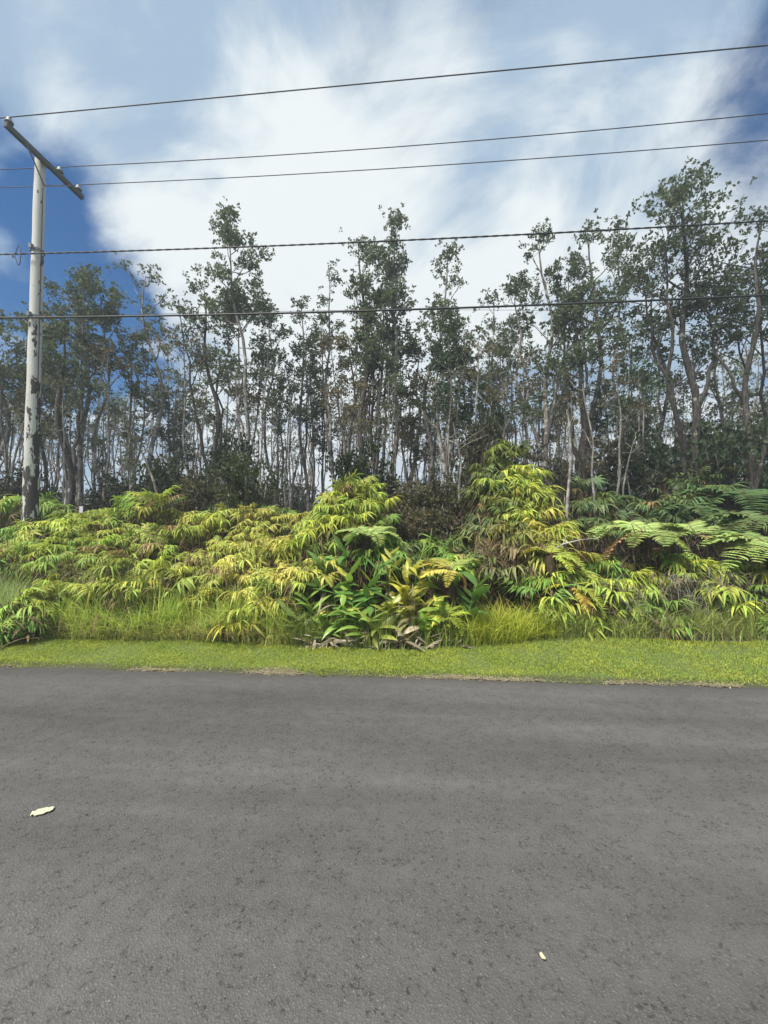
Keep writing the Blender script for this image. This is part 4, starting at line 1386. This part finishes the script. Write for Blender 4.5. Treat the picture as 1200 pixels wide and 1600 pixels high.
grass_zone('tall_grass', 'tall soft green grass below the left fern bank', (60, 460), (5.75, 6.5), (.22, .85), 13000, (.46, .56, .13), .005, (.15, 1.3), clump=90, cs=.10, seed=1, K=5)
grass_zone('reed_tuft_grass', 'tall upright darker tuft in the grass below the fern bank', (200, 250), (6.0, 6.3), (.55, .95), 1800, (.25, .30, .08), .0045, (.05, .5), 12, 2, .07, 5)
grass_zone('far_left_grass', 'hazy grass at the far left beyond the fresh ferns', (-40, 90), (5.9, 7.4), (.4, .9), 7000, (.28, .36, .12), clump=60, seed=3, K=5)
grass_zone('seedling_grass', 'straw coloured low grass along the foot of the tall grass', (80, 470), (5.65, 5.9), (.12, .38), 9000, (.50, .50, .17), bend=(.3, 1.3), clump=90, seed=4)
grass_zone('yellow_grass', 'bright yellow green grass right of the ginger stand', (732, 850), (5.55, 6.1), (.15, .62), 3800, (.48, .53, .07), .0045, (.3, 1.3), 24, 5, .13, 5)
grass_zone('ginger_grass', 'grass tufts growing between the ginger stalks', (450, 735), (5.45, 6.1), (.2, .6), 6500, (.26, .34, .07), clump=60, seed=6, K=5)
grass_zone('weedy_grass', 'mixed weedy grass below the tall mound', (830, 1230), (5.8, 6.4), (.2, .55), 16000, (.42, .50, .14), .0045, (.2, 1.2), clump=130, cs=.10, seed=7)
grass_zone('pale_grass', 'pale straw grass patch before the ferns at the right', (1000, 1230), (5.8, 6.5), (.15, .42), 8000, (.42, .40, .20), bend=(.3, 1.2), clump=80, seed=8)
grass_zone('sedge_grass', 'green upright tuft by the mound before the right ferns', (930, 990), (5.95, 6.6), (.3, .65), 3000, (.27, .38, .09), .0045, (.2, .8), 14, 9, .09, 5)
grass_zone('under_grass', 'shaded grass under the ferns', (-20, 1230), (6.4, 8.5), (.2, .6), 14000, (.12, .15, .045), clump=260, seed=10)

# short mown verge
mb = MB()
rg = np.random.default_rng(15)
n = 190000
x = rg.uniform(-6.6, 6.2, n)
f = rg.random(n)
vw = verge_w(x)
y = road_edge(x) + .01 + f * (vw + .06)
keep = (rg.random(n) < .35 + .9 * vnoise(x * 14, y * 14)) & ((y - road_edge(x)) > .05 * vnoise(x * 6, 2.2) + .05 * rg.random(n) - .045)
x, y = x[keep], y[keep]
hgt = rg.uniform(.018, .042, len(x)) * (.7 + .7 * vnoise(x * 3, y * 3)) * (1 + .4 * sstep(.75, 1.0, (y) / verge_w(x)))
blades(mb, x, y, hgt, rg.uniform(.0022, .0042, len(x)), rg.uniform(.4, 1.1, len(x)), rg, 3)
M_LAWN = leaf_mat('mown_grass', .55, .35, var=.4, spec=.15)
tl = M_LAWN.node_tree
geo = N(tl, 'ShaderNodeNewGeometry')
patch = noise(tl, geo.outputs['Position'], 1.6, 1)
fine = noise(tl, geo.outputs['Position'], 5, 2)
oi = [q for q in tl.nodes if q.type == 'OBJECT_INFO'][0]
scn = [q for q in tl.nodes if q.type == 'VECT_MATH'][0]
pc_ = mixcol(tl, maprange(tl, patch, .4, .62, 0, 1), oi.outputs['Color'], (.44, .50, .08))
pc_ = mixcol(tl, maprange(tl, fine, .55, .75, 0, .35), pc_, (.34, .33, .12))
L(tl, pc_, scn.inputs[0])
tag(obj('mown_grass', mb.mesh('mown_grass', M_LAWN), color=(.36, .45, .075)), 'short mown green grass strip along the asphalt', 'grass', kind='stuff')

# dry clippings along the broken asphalt edge
mb = MB()
n = 20000
x = rg.uniform(-6.6, 6.2, n)
thick = np.clip(vnoise(x * 2.3, 7.3) * 1.1 - .55, 0.02, 1) + 1.3 * np.exp(-((x + 1.55) / .22) ** 2) + .8 * np.exp(-((x - .55) / .5) ** 2)
keep = rg.random(n) < thick
x = x[keep]
y = road_edge(x) + rg.normal(size=len(x)) * (.016 + .02 * np.exp(-((x + 1.55) / .22) ** 2)) + .008
S = np.stack([x, y, np.maximum(ground(x, y), .004) + rg.uniform(0, .014, len(x))], -1)
a = rg.uniform(0, 6.28, len(x))
D = np.stack([np.cos(a), np.sin(a), rg.normal(size=len(x)) * .1], -1)
P = S[:, None] + D[:, None] * (np.linspace(0, 1, 2)[None, :, None] * rg.uniform(.02, .07, (len(x), 1, 1)))
strips(mb, P, np.cross(D, [0, 0, 1.0])[:, None] * rg.uniform(.001, .0028, (len(x), 1, 1)) * np.ones((1, 2, 1)), None, rg.random(len(x)))
tag(obj('dry_clippings', mb.mesh('dry_clippings', M_DRY), color=(.42, .36, .24)), 'dry straw clippings along the asphalt edge', 'clippings', kind='stuff')

# dead thatch and twigs on the right, brown dead brush on the mound
def twig_heap(name, label, pxr, Zr, pyr, n, color, ln=(.1, .35), wid=.004, seed=0, spike=False):
    rg = np.random.default_rng(seed)
    px = rg.uniform(*pxr, n)
    Z = rg.uniform(*Zr, n)
    py = rg.uniform(*pyr, n)
    S = np.array([W(a, b, c) for a, b, c in zip(px, py, Z)])
    S[:, 2] = np.maximum(S[:, 2], ground(S[:, 0], S[:, 1]) + .02)
    a = rg.uniform(0, 6.28, n)
    D = np.stack([np.cos(a), np.sin(a), rg.normal(size=n) * .5], -1)
    mb = MB()
    fingers(mb, S, D, rg.uniform(*ln, n), rg.uniform(.6, 1.4, n) * wid, rg.uniform(.1, 1.0, n), rg, 4)
    return tag(obj(name, mb.mesh(name, M_DRY), color=color), label, 'dead brush', kind='stuff')


twig_heap('dead_brush', 'brown dead fern brush hanging on the tall mound', (745, 850), (6.45, 7.0), (845, 960), 2600, (.20, .13, .085), (.08, .25), .005, 1)
twig_heap('dead_stalks', 'grey dead stalks matted in the grass right of the mound', (895, 1000), (6.0, 6.5), (910, 985), 1100, (.30, .25, .20), (.12, .4), .004, 2)
twig_heap('grey_thatch', 'grey dead grass thatch before the ferns on the right', (1040, 1230), (6.0, 6.6), (895, 975), 2200, (.26, .25, .20), (.1, .35), .0035, 3)
twig_heap('dark_thatch', 'dark dead fronds under the tree ferns', (960, 1100), (6.6, 7.2), (835, 890), 900, (.13, .10, .075), (.12, .4), .006, 4)
twig_heap('fern_thatch', 'brown dead thatch at the foot of the left fern bank', (60, 500), (6.3, 7.0), (890, 950), 3000, (.17, .14, .075), (.1, .35), .005, 5)

# weeds with small leaves at the foot of the plants
WEED = []
for k in range(4):
    rg = np.random.default_rng(1500 + k)
    mb = MB()
    for s in range(7):
        S = curve_branch([rg.normal() * .05, rg.normal() * .05, 0], [rg.normal() * .35, rg.normal() * .35, 1], rg.uniform(.25, .5), rg, 7, .1, .12)
        tube(mb, S, .003, 3, -1., cap=False)
        q = np.repeat(S[1:], 3, 0)
        a = rg.uniform(0, 6.28, len(q))
        fingers(mb, q, np.stack([np.cos(a), np.sin(a), .3 + 0 * a], -1), rg.uniform(.05, .11, len(q)), rg.uniform(.012, .02, len(q)), rg.uniform(.3, .9, len(q)), rg, 4)
    WEED.append(mb.mesh('weed', M_FERN))
wr = np.random.default_rng(44)
for (px, Z, s, col, lab, grp) in [(340, 5.7, .7, (.10, .20, .04), 'small leafy weed at the grass edge below the lone yellow ferns', 'weeds below the yellow ferns'), (360, 5.65, .6, (.10, .2, .04), 'small leafy weed at the grass edge below the lone yellow ferns', 'weeds below the yellow ferns'), (325, 5.75, .6, (.10, .2, .04), 'small leafy weed at the grass edge below the lone yellow ferns', 'weeds below the yellow ferns'),
                                  (850, 5.95, .9, (.18, .27, .06), 'leafy weed stalk below the tall mound', 'weeds below the tall mound'), (870, 6.0, 1.1, (.18, .28, .06), 'leafy weed stalk below the tall mound', 'weeds below the tall mound'), (890, 5.95, .8, (.18, .27, .06), 'leafy weed stalk below the tall mound', 'weeds below the tall mound'), (830, 6.0, .8, (.16, .24, .06), 'leafy weed stalk below the tall mound', 'weeds below the tall mound'), (905, 6.0, .9, (.18, .27, .06), 'leafy weed stalk below the tall mound', 'weeds below the tall mound')]:
    b = base_at(px, Z)
    tag(obj('weed', WEED[wr.integers(4)], None, tuple(b), (0, 0, wr.uniform(0, 6)), s, col), lab, 'weed', grp)

# thin broken twig sticking out of the mound
mb = MB()
P = np.array([W(q[0], q[1], q[2]) for q in [(862, 862, 6.45), (880, 850, 6.4), (905, 844, 6.35), (937, 840, 6.3)]])
tube(mb, P, [.016, .014, .011, .008], 6)
tube(mb, np.array([P[1], W(884, 838, 6.4)]), [.008, .004], 5)
tag(obj('broken_twig', mb.mesh('broken_twig', M_PALEBARK)), 'pale broken twig sticking out to the right of the tall mound', 'twig')

# lilac tag on a stake among the trunks
b = base_at(127, 9.9)
mk = thing('boundary_stake', tuple(b), 'tiny stake with lilac white tag among the trunks by the pole', 'stake')
hz_ = W(127, 800, 9.9)[2] - b[2]
mb = MB()
box(mb, (0, 0, hz_ / 2), .04, .03, hz_)
obj('stake', mb.mesh('stake', M_DARKBARK, False), mk)
mb = MB()
box(mb, (0, -.02, hz_ + .06), .09, .012, .16)
obj('tag', mb.mesh('tag', M_TAG, False), mk)

# ------------------------------------------------------------------ things on the road
def flat_leaf(px, py, ln, wd, yaw, thick=.003, bumps=0.0, seed=0, curl=.01):
    rg = np.random.default_rng(seed)
    q0, q1 = np.array([0, -CAM_D, CAM_H]), W(px, py, 1.0)
    p = q0 + (q1 - q0) * (CAM_H / (q0[2] - q1[2]))
    t = np.linspace(0, 1, 9)
    w = wd / 2 * np.sin(math.pi * (0.08 + .84 * t)) ** .5 * (1 + bumps * rg.normal(size=9))
    sp = np.stack([(t - .5) * ln, np.zeros(9), .008 + curl * (2 * t - 1) ** 2], -1)
    mb = MB()
    for dz in (0, thick):
        V = sp + [0, 0, dz]
        strips(mb, V[None], np.stack([0 * w, w, 0 * w], -1)[None], np.stack([0 * w, 0 * w, curl * .6 + 0 * w], -1)[None], .5)
    return mb, (p[0], p[1], .008), yaw


mb, loc, yw = flat_leaf(66, 1273, .10, .062, R(30), .004, .16, 3, .002)
tag(obj('paint_fleck', mb.mesh('paint_fleck', M_PAINT), None, loc, (0, 0, yw)), 'worn scrap of yellow white marking on the asphalt at left', 'road marking')
mb, loc, yw = flat_leaf(848, 1503, .026, .015, R(115), .001, .05, 4, .004)
tag(obj('fallen_leaf', mb.mesh('fallen_leaf', M_DRY), None, loc, (0, 0, yw), color=(.62, .60, .38)), 'pale fallen leaf lying on the asphalt near the bottom right', 'leaf')
mb, loc, yw = flat_leaf(434, 1008, .05, .03, R(20), .002, .1, 5, .01)
tag(obj('litter_scrap', mb.mesh('litter_scrap', M_TAG), None, (loc[0], loc[1], gz(loc[0], loc[1]) + .04), (0, 0, yw)), 'tiny white scrap in the grass left of the ginger', 'litter')

# ------------------------------------------------------------------ thin misty volume added to mimic lens glare and pale far woods
GLARE_VEIL = 0.0036
m = bpy.data.materials.new('glare_haze')
m.use_nodes = True
t = m.node_tree
t.nodes.clear()
pv = N(t, 'ShaderNodeVolumePrincipled')
pv.inputs['Color'].default_value = (0.80, 0.88, 0.95, 1)
pv.inputs['Density'].default_value = GLARE_VEIL
pv.inputs['Anisotropy'].default_value = 0.2
mo = N(t, 'ShaderNodeOutputMaterial')
L(t, pv.outputs[0], mo.inputs['Volume'])
mb = MB()
box(mb, (0, 250, 7.0), 820, 920, 17.0)
hz = tag(obj('glare_veil', mb.mesh('glare_veil', m, False)), kind='stuff')
hz.display_type = 'WIRE'
